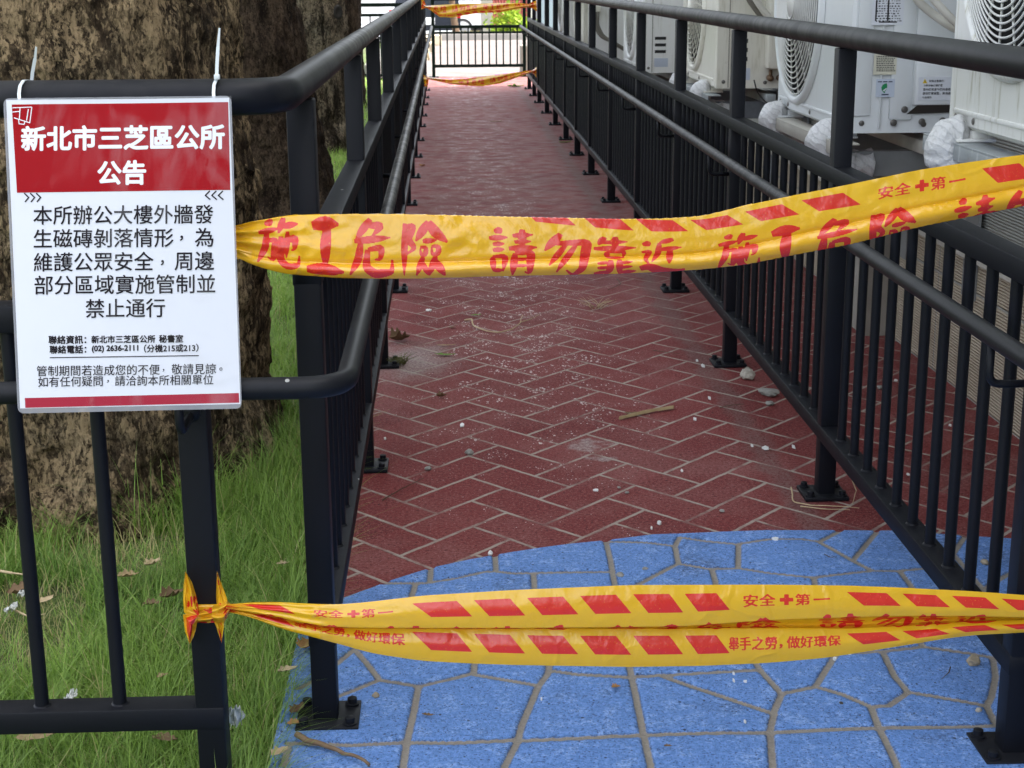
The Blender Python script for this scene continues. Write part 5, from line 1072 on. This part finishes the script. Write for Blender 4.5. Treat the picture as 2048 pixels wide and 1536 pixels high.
cx_, cy_ = 247, 508; rp = rounded(fo, 14); sx_, sy_ = quad_grid(fo, 60, 80)
ctrP = np.array([x, y]).T
o = big_mesh('film', on_sign(x, y, 0.0014), grid_faces(60, 80), FILM, SG)
brd = simple('cloudy_film_edge', (0.34, 0.35, 0.40), 0.2, var=0.05); inner = np.array([(12.5, 200), (458.5, 195.5), (481, 808), (40, 817)], float)
ri = rounded(inner, 0.5); Vb = np.concatenate([rp, ri]); k = len(rp)
t = NT('clear_film_border'); tp = t.N.new('ShaderNodeBsdfTransparent'); mx = t.N.new('ShaderNodeMixShader'); mx.inputs[0].default_value = 0.45
t.set(color=(0.45, 0.46, 0.5), rough=0.15); t.L.new(tp.outputs[0], mx.inputs[1]); t.L.new(t.p.outputs[0], mx.inputs[2]); t.L.new(mx.outputs[0], t.out.inputs['Surface'])
mesh_from('film_border', on_sign(Vb[:, 0], Vb[:, 1], 0.0007), [[i, (i+1) % k, k+(i+1) % k, k+i] for i in range(k)], t.mat, SG)
NYL = simple('white_nylon', (0.66, 0.70, 0.72), 0.3, var=0.05)
def tie(label, front, over, tail, head):
    T = thing('cable_tie', label, 'cable tie', front[0], 'cable ties holding the notice')
    def ribbon(pts, w, th):
        pts = densify(bend(pts, 0.012, 5), 0.004); m = MB(); V = []; F = []; n = len(pts)
        for i, p in enumerate(pts):
            tq = (pts[min(i+1, n-1)]-pts[max(i-1, 0)]).normalized(); sd_ = Vector((1, 0, 0)); sd_ = (sd_-tq*sd_.dot(tq)).normalized(); nn = tq.cross(sd_)
            ww = w*(1 if i < n*0.8 or w < 0.003 else 1)/2; V += [p+sd_*ww+nn*th/2, p-sd_*ww+nn*th/2, p-sd_*ww-nn*th/2, p+sd_*ww-nn*th/2]
        for i in range(n-1):
            for j in range(4): F.append([i*4+j, i*4+(j+1) % 4, i*4+4+(j+1) % 4, i*4+4+j])
        F += [[3, 2, 1, 0], [n*4-4, n*4-3, n*4-2, n*4-1]]; m.add(V, F); return m
    ribbon([Vector(p) for p in front+over], 0.0040, 0.0013).build('strap', NYL, T)
    m = ribbon([Vector(p) for p in tail], 0.0042, 0.0012); k = len(m.v)//4
    for i in range(k):
        f = 1-0.55*max(0, (i/k-0.7)/0.3); c_ = np.mean(m.v[i*4:i*4+4], 0)
        for j in range(4): m.v[i*4+j] = tuple(c_+(np.array(m.v[i*4+j])-c_)*[f, 1, 1])
    m.build('tail', NYL, T); h = np.array(head); MB().box(h-[.0036, .003, .0032], h+[.0036, .003, .0032], 0, 0.001).build('head', NYL, T, auto=40)
RC = (1.97, 1.008)
tie('left white cable tie with its tail leaning right behind the rail', [PY(42, 217, 1.919), PY(39, 203, 1.926), PY(38, 188, 1.936)], [PY(40, 172, 1.944), PY(47, 161, 1.960), PY(56, 160, 1.985), PY(60, 172, 1.996), PY(55, 200, 1.99)], [PY(63, 168, 1.995), PY(65, 145, 1.99), PY(70, 118, 1.985), PY(72.5, 94, 1.98)], PY(60, 176, 2.0))
tie('right white cable tie with its long tail standing straight up', [PY(431, 212, 1.919), PY(428, 200, 1.926), PY(427, 186, 1.936)], [PY(428, 170, 1.944), PY(433, 158, 1.955), PY(440, 159, 1.985), PY(438, 200, 1.996)], [PY(433.5, 156, 1.953), PY(434, 130, 1.955), PY(436, 95, 1.957), PY(439, 56, 1.958)], PY(434, 154, 1.951))

# ------------------------------------------------------------------ DEBRIS
def ground_lift(p): return 0.0042 if -0.288 < p[0] < 1.468 and p[1] < np.interp(p[0], AG[:, 0], AG[:, 1])+0.01 else 0.0
STONE = simple('grey_stone', (0.27, 0.265, 0.24), 0.85, var=0.35, scale=90, bumpd=0.002); TANST = simple('tan_stone', (0.34, 0.285, 0.20), 0.85, var=0.35, scale=90, bumpd=0.002)
MORT = simple('mortar_lump', (0.42, 0.39, 0.33), 0.9, var=0.5, scale=70, bumpd=0.003); TILEC = simple('white_glazed_tile', (0.72, 0.72, 0.70), 0.35, var=0.08)
def rock(px, py, w, h, label, mat=STONE, name='stone', z0=0.002, seed=0, group='stones and rubble on the ground'):
    p = G(px, py, z0); z0 = z0+ground_lift(p); sc = np.linalg.norm(p-EYE)/FPX; rx, rz = w*sc/2, max(h*sc*0.5, 0.002); bm = bmesh.new(); bmesh.ops.create_icosphere(bm, subdivisions=3, radius=1)
    for v in bm.verts:
        q = v.co.copy(); f = 1+0.30*noise.noise(q*1.3+Vector((seed*3.1, 0, 0)))+0.12*noise.noise(q*3.5+Vector((seed, 9, 0)))+0.10*(noise.cell(q*2.2+Vector((seed, 0, 4)))-0.5)
        v.co = Vector((q.x*f*rx, q.y*f*rx*0.8, max(q.z*f*rz, -rz*0.75)))
    me = bpy.data.meshes.new(name); bm.to_mesh(me); bm.free(); setmats(me, mat); smooth(me, True)
    try: me.set_sharp_from_angle(angle=R(38))
    except Exception: pass
    o = link(bpy.data.objects.new(name, me)); o.location = (p[0], p[1], z0+rz*0.72); o.rotation_euler.z = seed*1.7; tag(o, label, 'stone', group); return o
for a in [(1495, 757, 34, 26, 'ivory and brown mortar lump beside the base plate on the right of the red ramp', MORT), (1537, 789, 44, 15, 'long grey rubble shard lying under the right railing bottom rail'), (1540, 809, 22, 8, 'small grey shard below the long rubble shard by the right railing'),
          (939, 908, 18, 12, 'rounded grey stone alone on the left half of the red ramp'), (856, 939, 16, 8, 'flat grey stone left of the rounded one, towards the left railing'), (981, 1110, 13, 11, 'white pebble on the red just above the blue edge', TILEC), (752, 1399, 15, 12, 'tan pebble on the blue paving right of the left post', TANST),
          (1290, 1143, 13, 6, 'flat grey flake on the blue paving near its arc edge'), (1240, 1156, 18, 9, 'grey flake in a joint just above the lower tape'), (1946, 1333, 32, 20, 'biggest grey stone on the blue paving by the right post', TANST), (1957, 1428, 13, 9, 'small pale stone on the blue paving in front of the biggest one', MORT),
          (1969, 1132, 18, 11, 'tan pebble on the blue paving behind the right railing bars', TANST), (1238, 976, 9, 4, 'small grey flake in the middle of the red ramp, nearer the blue'), (1254, 986, 9, 4, 'tiny grey flake beside another in the middle of the red ramp'), (1444, 1023, 12, 5, 'flat grey flake left of the near right base plate'),
          (1760, 778, 12, 9, 'stone in the strip between the right railing and the wall'), (1708, 800, 11, 8, 'small stone behind the right railing bars near the wall'), (1682, 1412, 9, 4, 'dark grit on a joint of the blue paving', simple('dark_grit', (0.05, 0.045, 0.04), 0.9)), (2030, 835, 16, 14, 'pale rubble at the foot of the beige tiled wall', MORT), (2038, 850, 14, 9, 'white crumb of rubble at the foot of the beige tiled wall', TILEC)]:
    rock(*a[:5], mat=a[5] if len(a) > 5 else STONE, seed=a[0] % 17)
def chip(px, py, w, h, label, mat=None, z0=0.0045, seed=0):
    p = G(px, py, z0); z0 = z0+ground_lift(p); sc = np.linalg.norm(p-EYE)/FPX; r_ = random.Random(seed+int(px)); n = r_.choice([4, 5, 5, 6]); fore = 1/max(0.15, math.sin(math.atan2(CAM_H, p[1])))
    P = [(math.cos(2*math.pi*k/n+.3)*w*sc*.5*r_.uniform(.7, 1.15), math.sin(2*math.pi*k/n+.3)*h*sc*.5*fore*r_.uniform(.7, 1.15)) for k in range(n)]; th = 0.0018
    v = [(p[0]+a, p[1]+b, z0-.002) for a, b in P]+[(p[0]+a*.96, p[1]+b*.96, z0+th*r_.uniform(.6, 1.4)) for a, b in P]
    o = mesh_from('tile_chip', v, [list(range(n))[::-1], list(range(n, 2*n))]+[[k, (k+1) % n, n+(k+1) % n, n+k] for k in range(n)], mat or TILEC); tag(o, label, 'tile chip', 'white tile chips fallen on the ground')
for a in [(1419, 796, 8, 6, 'white chip on the red ramp above the tan bark strip'), (1390, 838, 9, 6, 'white chip just below and right of the tan bark strip'), (1406, 731, 7, 6, 'tall little white chip left of the second right base plate'), (1394, 721, 6, 3, 'flat white chip just left of another by the second right base plate'),
          (1192, 980, 12, 3, 'thin white sliver in the middle of the near red ramp'), (1532, 896, 15, 8, 'wide white chip left of the near right post'), (1504, 891, 5, 4, 'white dot of tile left of a wide white chip'), (1364, 941, 5, 4, 'single white crumb on the red between bark strip and blue edge'), (1319, 1045, 10, 8, 'round white chip on the red just above the blue arc'),
          (1303, 1056, 5, 4, 'tiny crumb below the round white chip at the blue arc'), (1551, 1081, 14, 5, 'flat white chip on the blue arc edge'), (1699, 1310, 8, 5, 'white chip just under the lower tape on the blue, right side'), (1669, 1322, 8, 5, 'white chip in a joint under the lower tape'), (1467, 1351, 6, 4, 'white fleck on the blue below the tape print'),
          (1491, 1367, 8, 3, 'flat white fleck lower right of another on the blue'), (1467, 1365, 5, 6, 'upright white fleck on the blue beside a flat one'), (857, 620, 14, 3, 'long white strip of tile far left on the red ramp'), (924, 850, 11, 7, 'white chip above the rounded grey stone'), (770, 877, 6, 3, 'white crumb next to the left railing bars'), (1587, 893, 7, 8, 'curled white chip beside the near right post'),
          (1792, 760, 7, 3, 'white chip seen between right railing bars, upper'), (1816, 948, 8, 4, 'white chip seen between right railing bars, lower'), (1083, 1402, 4, 4, 'white fleck on the left of the middle blue stones'), (1490, 1448, 5, 4, 'white fleck low on the blue paving'), (1012, 552, 10, 3, 'pale chip on the red below the upper tape'), (1900, 850, 7, 3, 'pale chip on the red behind the right bars near the wall'), (1953, 758, 9, 5, 'large white chip close to the tiled wall')]:
    chip(*a)
def mat_dry(name, c1, c2):
    t = NT(name); n = t.noise(60, 5); return t.set(color=t.mix(n, c1, c2), rough=0.7, spec=0.25)
BROWN = mat_dry('dry_brown_leaf', (0.085, 0.050, 0.025), (0.22, 0.145, 0.08)); ORANGE = mat_dry('dry_orange_leaf', (0.25, 0.12, 0.04), (0.42, 0.25, 0.10)); GREENL = mat_dry('fresh_green_leaf', (0.07, 0.16, 0.02), (0.16, 0.28, 0.05)); TAN = mat_dry('tan_bark', (0.22, 0.15, 0.07), (0.40, 0.30, 0.17)); DTWIG = mat_dry('dark_twig', (0.045, 0.028, 0.018), (0.12, 0.08, 0.05)); STRAW = mat_dry('pale_straw', (0.36, 0.27, 0.15), (0.55, 0.44, 0.28))
def leaf(px, py, w, label, mat, z0=0.006, ang=0.0, curl=0.5, seed=0, ratio=0.5, lift=0.0):
    p = G(px, py, z0); z0 = z0+ground_lift(p); sc = np.linalg.norm(p-EYE)/FPX; L = w*sc*0.62; n, k = 16, 9; V = []; r_ = random.Random(seed)
    for i in range(n):
        s = i/(n-1); wd = ratio*math.sin(math.pi*s**0.8)**0.9*(1+0.18*math.sin(s*23+seed))
        for j in range(k):
            q = (j/(k-1)-0.5)*2; x = (s-0.5)*2*L; y_ = q*wd*L; z = curl*L*(0.55*(q*wd)**2*2.4+0.35*(s-0.5)**2*3)+0.10*L*noise.noise(Vector((s*5+seed, q*3, seed)))
            V.append((p[0]+x*math.cos(ang)-y_*math.sin(ang), p[1]+x*math.sin(ang)+y_*math.cos(ang), z0+lift+max(z, 0)))
    o = big_mesh('leaf', V, grid_faces(n, k), mat); tag(o, label, 'leaf', 'fallen leaves'); return o
for a in [(800, 680, 38, 'big curled brown leaf against the left railing', BROWN, .006, .5, 1.3, 1, .7), (890, 709, 34, 'narrow green leaf on the red ramp', GREENL, .006, -.15, .3, 2, .3), (952, 630, 18, 'small green leaf beside the pale bent twig', GREENL, .006, .2, .4, 3, .4), (615, 1293, 40, 'orange brown leaf behind the left post at the lawn edge', ORANGE, .012, 1.2, .5, 4, .8),
          (884, 793, 20, 'dark brown shrivelled leaf by the white joint line', BROWN, .005, .4, 1.4, 5, .6), (893, 690, 30, 'tan sliver of leaf next to the green leaf', TAN, .005, .05, .2, 6, .14), (1232, 1379, 16, 'rusty brown scrap on the blue paving', ORANGE, .007, .3, .8, 7, .7), (1260, 826, 22, 'reddish brown fragment above the tan bark strip', BROWN, .004, .2, .4, 8, .4),
          (857, 1435, 22, 'dark shrivelled scrap on the blue near the tan pebble', BROWN, .007, -.2, .9, 9, .35), (1031, 174, 26, 'dark green leaf at the far end of the ramp', GREENL, .006, .1, .8, 10, .5), (1336, 1497, 14, 'grey brown scrap low on the blue paving', BROWN, .007, 0, .7, 11, .5), (1521, 702, 10, 'bright green leaf at the right railing next to the mortar lump', GREENL, .006, .3, .3, 12, .7),
          (905, 655, 14, 'dim brown scrap above the curled leaf on the ramp', BROWN, .004, .7, .5, 13, .5), (845, 332, 14, 'orange leaf by a left base plate far up the ramp', ORANGE, .006, .9, .9, 14, .6), (992, 243, 20, 'tan scrap in the middle of the far ramp', TAN, .006, .2, .4, 15, .3), (1130, 285, 22, 'green brown leaf by the right posts far up the ramp', GREENL, .006, .4, .6, 16, .4),
          (256, 1152, 34, 'tan leaf pair in the grass between the bars', TAN, .03, .3, .8, 17, .6), (305, 1128, 34, 'pale curled leaf in the grass near the tree foot', STRAW, .04, 1.0, 1.2, 18, .5), (344, 1192, 44, 'brown curled leaf in the grass left of the front post', BROWN, .04, .8, 1.1, 19, .6), (305, 1208, 30, 'dark brown leaf in the grass beside the curled one', BROWN, .03, .2, .7, 20, .6),
          (45, 1185, 46, 'broad brown leaf in the grass behind the left bar', BROWN, .03, .3, .7, 21, .7), (92, 1200, 34, 'straw coloured leaf in the grass right of the left bar', STRAW, .03, 1.1, .5, 22, .5), (566, 1128, 22, 'pinkish tan leaf in the grass left of the corner post', STRAW, .05, .4, .9, 23, .5), (595, 1425, 40, 'brown leaf litter at the lawn edge by the base plate', BROWN, .012, 1.2, 1.0, 24, .5), (590, 1452, 26, 'dark orange leaf bit just left of the base plate', ORANGE, .01, .3, .8, 25, .6),
          (575, 1345, 34, 'pale green leaf bit on the lawn edge', STRAW, .03, .5, .8, 26, .5), (560, 1510, 36, 'yellow brown leaf at the lower lawn edge', STRAW, .03, .9, .7, 27, .6), (330, 1478, 44, 'dark leaf in the grass under the bottom rail', BROWN, .03, -.3, .6, 28, .5), (70, 1475, 60, 'tan dead leaf in the grass low on the left', TAN, .03, .2, .5, 29, .4), (325, 1352, 20, 'small tan leaf in the grass right of the second bar', TAN, .04, .8, .7, 30, .6)]:
    leaf(*a)
def twig(pts, r, label, mat, name='twig', z=0.004, cat='twig', taper=True, n=7):
    P = [Vector(G(px, py, z))+Vector((0, 0, dz+ground_lift(G(px, py, z)))) for px, py, dz in pts]; P = densify(bend(P, 0.02, 4), 0.012); P = [p+Vector((noise.noise(p*40), noise.noise(p*40+Vector((9, 0, 0))), abs(noise.noise(p*30))))*r*0.9 for p in P]
    o = MB().tube(P, [r*(1-.55*i/len(P)) if taper else r for i in range(len(P))], n).build(name, mat, None, sm=True); tag(o, label, cat, 'twigs and straws on the ground'); return o
def bark_strip():
    p, q = Vector(G(1238, 838, .004)), Vector(G(1348, 816, .004)); V = []; n = 24
    for i in range(n):
        s = i/(n-1); c_ = p.lerp(q, s)+Vector((0, 0.010*math.sin(3*s), 0)); w = 0.011*(0.35+0.65*math.sin(math.pi*min(1, s*1.4+.05))**.6 if s < .7 else 0.9)
        for j in range(7): f = (j/6-.5)*2; V.append(c_+Vector((f*w*.25, f*w, 0.007*(1-f*f)+0.0015*noise.noise(Vector((s*12, f*2, 0))))))
    o = big_mesh('bark_strip', [list(v) for v in V], grid_faces(n, 7), TAN); tag(o, 'tan strip of bark lying across the middle right of the red ramp', 'bark')
bark_strip()
twig([(930, 640, 0), (943, 644, .01), (948, 655, .004), (975, 664, .002), (1000, 668, .004), (1025, 664, .01), (1040, 655, .014), (1045, 640, .018)], .0028, 'pale bent twig with an upturned end on the red ramp', STRAW)
twig([(1041, 648, .006), (1060, 641, .004), (1078, 636, .012)], .002, 'short pale twig branching right of the bent one', STRAW)
twig([(592, 1482, .006), (615, 1494, .006), (650, 1502, .004), (690, 1516, .004), (740, 1540, .004)], .0052, 'brown branch lying on the blue in front of the left base plate', mat_dry('brown_branch', (0.10, 0.06, 0.035), (0.25, 0.17, 0.10)), 'branch', .006, 'branch')
twig([(765, 1000, .0), (800, 983, .004), (847, 958, .002)], .0016, 'thin dark twig slanting on the near left of the red ramp', DTWIG)
twig([(1440, 815, .0), (1465, 812, .003), (1488, 809, .001)], .0014, 'short dark twig by the white chip near the right railing', DTWIG)
twig([(1305, 700, 0), (1330, 706, .003), (1360, 708, .001)], .0012, 'thin dark twig in the middle right of the red ramp', DTWIG)
twig([(1235, 563, .01), (1242, 572, .008), (1215, 580, .0)], .002, 'forked twig on the red just below the upper tape', DTWIG)
twig([(1582, 985, .012), (1586, 1008, .004), (1620, 1013, .003), (1690, 1016, .003), (1718, 1018, .002)], .0018, 'straw curling round the near right base plate', STRAW)
twig([(1600, 1016, .004), (1650, 1020, .002), (1700, 1022, .003)], .0015, 'second straw lying in front of the near right base plate', STRAW)
twig([(1704, 970, .012), (1712, 988, .008), (1705, 1010, .003)], .0013, 'pale thread bent upright beside the near right base plate', STRAW)
twig([(1900, 1342, .003), (1897, 1352, .002), (1882, 1364, .001)], .0011, 'hair thin dark twig on the blue left of the biggest stone', DTWIG)
twig([(1648, 1114, .002), (1660, 1120, .001), (1673, 1118, .001)], .0009, 'hair thin twig on the upper right of the blue', DTWIG)
twig([(0, 1190, .05), (30, 1195, .05), (62, 1200, .05)], .003, 'pale stalk lying in the grass at the left edge', STRAW); twig([(35, 1272, .05), (65, 1282, .045), (95, 1279, .05)], .002, 'thin straw in the grass below the pale stalk', STRAW)
def tuft(px, py, label, nb, L, seed, mat):
    r_ = random.Random(seed); p = G(px, py, .003); m = MB()
    for k in range(nb):
        a = r_.uniform(0, 6.28); q = Vector(p)+Vector((r_.uniform(-.02, .02), r_.uniform(-.03, .03), 0)); m.tube([q, q+Vector((math.cos(a), math.sin(a), .9))*L*.4, q+Vector((math.cos(a)*1.3, math.sin(a)*1.3, .7))*L], [.0012, .001, .0003], 4)
    o = m.build('weed', mat, None, sm=True); tag(o, label, 'weed', 'small weeds on the ramp')
tuft(800, 727, 'mossy green brown tuft beside the third left base plate', 46, .035, 1, mat_dry('moss_green', (0.06, 0.07, 0.015), (0.15, 0.14, 0.05))); tuft(1190, 616, 'pale dry sprig on the red ramp right of centre', 16, .045, 2, STRAW)
def scrap(px, py, w, h, label, z0, seed):
    n = 22; p = PY(px, py, G(px, py, z0)[1]); sc = np.linalg.norm(p-EYE)/FPX; V = []
    for i in range(n):
        for j in range(n):
            a, b = (i/(n-1)-.5), (j/(n-1)-.5); q = Vector((a*3+seed, b*3, seed)); w_ = w*sc*(1-.5*abs(b)*1.6+.25*noise.noise(Vector((b*4, seed, 0))))
            V.append((p[0]+a*w_+.18*b*h*sc*(-.5), p[1]+0.020*noise.noise(q*1.6)+b*.05, p[2]-b*h*sc*.9+0.008*noise.noise(q*2.5)))
    o = big_mesh('plastic_scrap', V, grid_faces(n, n), WRAP2); tag(o, label, 'plastic scrap', 'white scraps in the grass')
t = NT('white_plastic_scrap'); WRAP2 = t.set(color=(0.68, 0.70, 0.69), rough=0.35, normal=t.bump(t.noise(60, 4), 0.8, 0.004))
scrap(470, 1432, 34, 78, 'crumpled white plastic scrap standing in the grass right of the front post', .105, 1); scrap(47, 1185, 13, 14, 'small white scrap in the grass on the broad brown leaf', .06, 2); scrap(24, 1214, 17, 14, 'white scrap in the grass below and left of another', .06, 3); scrap(142, 1392, 20, 8, 'flat white scrap half hidden by the bottom rail', .05, 4)

# ------------------------------------------------------------------ FAR STREET
SB = thing('concrete_block', 'low grey concrete block at the right end of the dark green fence', 'concrete block', (0.975, 19.25, 0))
MB().box((0.905, 19.2, -0.01), (1.0, 19.5, 0.36), 0, 0.01).build('block', CONC, SB); MB().box((1.0, 19.2, -0.01), (1.045, 19.5, 0.40), 0, 0.008).build('white_edge', PLASTER, SB)
def far_car(label, cx, cy, z, rot, body, w=1.7, h=1.65, L=3.9):
    K = thing('parked_car', label, 'car', (cx, cy, z), 'cars parked in the far street'); CB = simple('car_paint_%d' % int(cx*10+900), body, 0.25, var=0.03); gl = simple('car_glass', (0.05, 0.06, 0.07), 0.08); bk = simple('car_black_trim', (0.012, 0.012, 0.013), 0.6); sv = simple('bumper_silver', (0.42, 0.45, 0.46), 0.35); rd = simple('tail_lamp_red', (0.55, 0.012, 0.02), 0.25); tyre = simple('tyre_rubber', (0.016, 0.016, 0.017), 0.8); rim = simple('rim_alloy', (0.45, 0.45, 0.46), 0.3, metal=0.6)
    parts = []
    prof = [(0, .35), (0.02, .95), (0.22, h-.08), (0.45, h), (2.0, h), (2.65, 1.02), (L-.25, .88), (L, .6), (L, .35)]; m = MB(); v = []
    for x_, f in ((-w/2, 1), (w/2, 1)): v += [(x_*(0.86 if zz > 1.0 else 1.0), yy_, zz) for yy_, zz in prof]
    n = len(prof); m.add(v, [list(range(n)), list(range(n, 2*n))[::-1]]+[[i, n+i, n+(i+1) % n, (i+1) % n] for i in range(n)]); parts.append(('body', m, CB))
    m = MB(); m.add([(-w*.36, .062, 1.02), (w*.36, .062, 1.02), (w*.33, .188, h-.2), (-w*.33, .188, h-.2)], [[0, 1, 2, 3]]); parts.append(('rear_window', m, gl))
    for s_ in (-1, 1):
        m = MB(); m.add([(s_*w*.437, .4, 1.02), (s_*w*.437, 2.3, 1.02), (s_*w*.437, 1.95, h-.12), (s_*w*.437, .5, h-.12)], [[0, 1, 2, 3]]); parts.append(('side_window', m, gl))
        m = MB(); m.box((s_*w*.5-.12, -.012, .78), (s_*w*.5+.008, .10, 1.0), 0, .01); parts.append(('tail_lamp', m, rd))
        for yy_ in (.7, L-.8): 
            m = MB(); m.lathe((s_*(w*.5-.2), yy_, .31), (s_, 0, 0), [(.0001, 0), (.31, 0), (.31, .2), (.24, .215)], 24); parts.append(('wheel', m, tyre, [(.24, .213), (.20, .19), (.0001, .20)], s_, yy_))
    m = MB(); m.box((-w*.5-.01, -.10, .30), (w*.5+.01, .06, .47), 0, .03); parts.append(('bumper', m, sv)); m = MB(); m.box((-w*.46, -.01, .18), (w*.46, .3, .32)); parts.append(('underbody', m, bk)); m = MB(); m.box((-.19, -.025, .62), (.19, -.006, .80), 0, .004); parts.append(('number_plate', m, WINK))
    mt = Matrix.Translation((cx, cy, z)) @ Matrix.Rotation(rot, 4, 'Z')
    for p in parts:
        p[1].v = [tuple(mt @ Vector(q)) for q in p[1].v]; o = p[1].build(p[0], p[2], K, auto=35)
        if len(p) > 3:
            m = MB(); m.lathe((p[4]*(w*.5-.2), p[5], .31), (p[4], 0, 0), p[3], 20); m.v = [tuple(mt @ Vector(q)) for q in m.v]; m.build('rim', rim, o, sm=True)
    return K
far_car('dark blue car parked at the kerb beyond the far fence, red lamp and white plate', -0.50, 40.0, -0.58, 0.0, (0.006, 0.008, 0.018))
far_car('silver grey car standing behind the left trees in the far street', -2.9, 36.0, -0.40, 0.35, (0.36, 0.38, 0.38))
far_car('white car farther along the street behind the pillars', 1.3, 47.0, -0.58, 1.4, (0.7, 0.7, 0.7))
GT = thing('sliding_gate', 'faded red corrugated metal gate across the far street', 'gate', (2.0, 40.0, -0.58)); m = MB(); v = []; n = 60
for k in range(n+1):
    x = 1.16+(2.25-1.16)*k/n; d = 0.03*(1 if (k//2) % 2 else 0); v += [(x, 40.0-d, -0.55), (x, 40.0-d, 1.25)]
m.add(v, [[2*k, 2*k+2, 2*k+3, 2*k+1] for k in range(n)]); m.build('panel', simple('faded_red_metal', (0.34, 0.085, 0.075), 0.55, var=0.15, scale=3), GT)
m = MB(); m.box((1.12, 39.97, 1.25), (2.29, 40.05, 1.33)); m.build('top_rail', simple('dull_frame', (0.3, 0.26, 0.24), 0.5), GT)
SH = thing('garden_shrub', 'yellow green leafy shrub in front of the red gate', 'shrub', (1.62, 37.5, -0.5)); rn = np.random.default_rng(8); nl = 1500
cc = np.array([(1.25, .15), (1.5, .45), (1.75, .2), (1.95, .1), (1.55, -.1), (1.8, -.2), (1.3, -.25), (1.6, .2)]); b = cc[rn.integers(0, 8, nl)]; ctr = np.c_[b[:, 0]+rn.normal(0, .13, nl), 37.5+rn.normal(0, .22, nl), b[:, 1]+rn.normal(0, .12, nl)-0.08]
def leaf_cloud(name, ctr, L, mat, parent, seed):
    rn = np.random.default_rng(seed); n_ = len(ctr); e1 = rn.normal(0, 1, (n_, 3)); e1 /= np.linalg.norm(e1, axis=1, keepdims=True); e2 = np.cross(e1, rn.normal(0, 1, (n_, 3))); e2 /= np.linalg.norm(e2, axis=1, keepdims=True)
    V = np.stack([ctr-e1*L, ctr+e2*L*.5, ctr+e1*L, ctr-e2*L*.5], 1).reshape(-1, 3); o = big_mesh(name, V, np.arange(n_*4).reshape(-1, 4), mat, parent, False); fattr(o, 'rnd', np.repeat(rn.uniform(0, 1, n_), 4)); return o
leaf_cloud('foliage', ctr, 0.065, LEAFY, SH, 1); m = MB()
for dx in (-.3, 0, .25): m.tube([(1.62+dx*.4, 37.5, -.62), (1.62+dx, 37.5, .1)], [.03, .012], 6)
m.build('stem', BARK3, SH, sm=True)
ST = thing('street_tree', 'slim leaning street tree in front of the dark blue car', 'tree', (0.24, 36.6, -0.45)); MB().tube([(0.27, 36.6, -0.5), (0.22, 36.6, -0.1), (0.13, 36.6, 0.5), (0.12, 36.6, 1.2), (0.05, 36.6, 2.2)], [.13, .095, .075, .07, .06], 10).build('trunk', simple('street_tree_bark', (0.12, 0.075, 0.045), 0.9, var=0.3), ST, sm=True)
ctr = np.array([0.0, 36.6, 1.9])+np.random.default_rng(4).normal(0, 1, (1600, 3))*[.75, .6, .5]; ctr = ctr[ctr[:, 2] > 0.72]; leaf_cloud('crown', ctr, .075, LEAFY, ST, 2)
GC = thing('grass_clump', 'dry bushy grass clump right of the leaning street tree', 'plant', (0.42, 33, -0.15)); m = MB(); r_ = random.Random(2)
for k in range(260):
    a = r_.uniform(0, 6.28); q = Vector((0.50+r_.uniform(-.12, .12), 33+r_.uniform(-.1, .1), -.18)); m.tube([q, q+Vector((math.cos(a)*.05, math.sin(a)*.05, .16)), q+Vector((math.cos(a)*.13, math.sin(a)*.1, .22+r_.uniform(0, .08)))], [.006, .005, .002], 3)
m.build('blades', mat_dry('dry_grass', (0.14, 0.13, 0.05), (0.30, 0.26, 0.13)), GC)
for (x0, x1, y, lab) in ((0.86, 1.14, 39.0, 'grey concrete gate pillar at the left of the red gate'), (2.02, 2.14, 38.2, 'white painted post at the right of the yellow green shrub')):
    P_ = thing('gate_pillar', lab, 'pillar', ((x0+x1)/2, y, -0.58), 'pillars in the far street'); MB().box((x0, y, -0.6), (x1, y+.28, 1.9), 0, .01).build('shaft', PLASTER if 'white' in lab else CONC, P_); MB().box((x0-.04, y-.04, 1.9), (x1+.04, y+.32, 1.98), 0, .01).build('cap', PLASTER if 'white' in lab else CONC, P_)
for k, (x, y, w, h, lab) in enumerate([(-.52, 23.4, .5, .16, 'flat sandy kerb stone nearest the left end of the fence'), (-.66, 24.6, .6, .2, 'long sandy stone second in the row beyond the fence'), (-.42, 25.8, .42, .16, 'small sandy stone third in the row'), (-.6, 27.2, .55, .22, 'tall sandy stone fourth in the row'), (-.36, 28.6, .5, .18, 'sandy stone farthest in the row by the car')]):
    bm = bmesh.new(); bmesh.ops.create_cube(bm, size=1); bmesh.ops.bevel(bm, geom=bm.edges[:], offset=.08, segments=2, affect='EDGES')
    for v in bm.verts: v.co = Vector((v.co.x*w, v.co.y*.8, v.co.z*h))+Vector((noise.noise(v.co*2+Vector((k, 0, 0))), noise.noise(v.co*2+Vector((0, k, 0))), 0))*.05
    me = bpy.data.meshes.new('edging_stone'); bm.to_mesh(me); bm.free(); setmats(me, simple('sandy_stone_%d' % k, (0.42, 0.36, 0.26), .85, var=.3, scale=8)); o = link(bpy.data.objects.new('edging_stone', me)); o.location = (x, y, h/2-.01); tag(o, lab, 'stone', 'sandy edging stones beyond the fence')
SF = thing('shop_building', 'pale low shop building across the far street behind the cars', 'building', (0, 50, -0.58)); MB().box((-22, 52, -0.6), (22, 58, 5.2)).build('wall', simple('pale_render', (0.56, 0.56, 0.54), .8, var=.1, scale=1), SF); MB().box((-22.3, 51.4, 5.2), (22.3, 58.3, 5.5)).build('roof', CONC, SF)
for k in range(9): MB().box((-20+k*4.6, 51.95, -0.5), (-17+k*4.6, 52.02, 2.2)).build('shutter', simple('shutter_%d' % k, [(.3, .32, .33), (.42, .40, .36), (.22, .28, .3)][k % 3], .5, var=.1), SF)
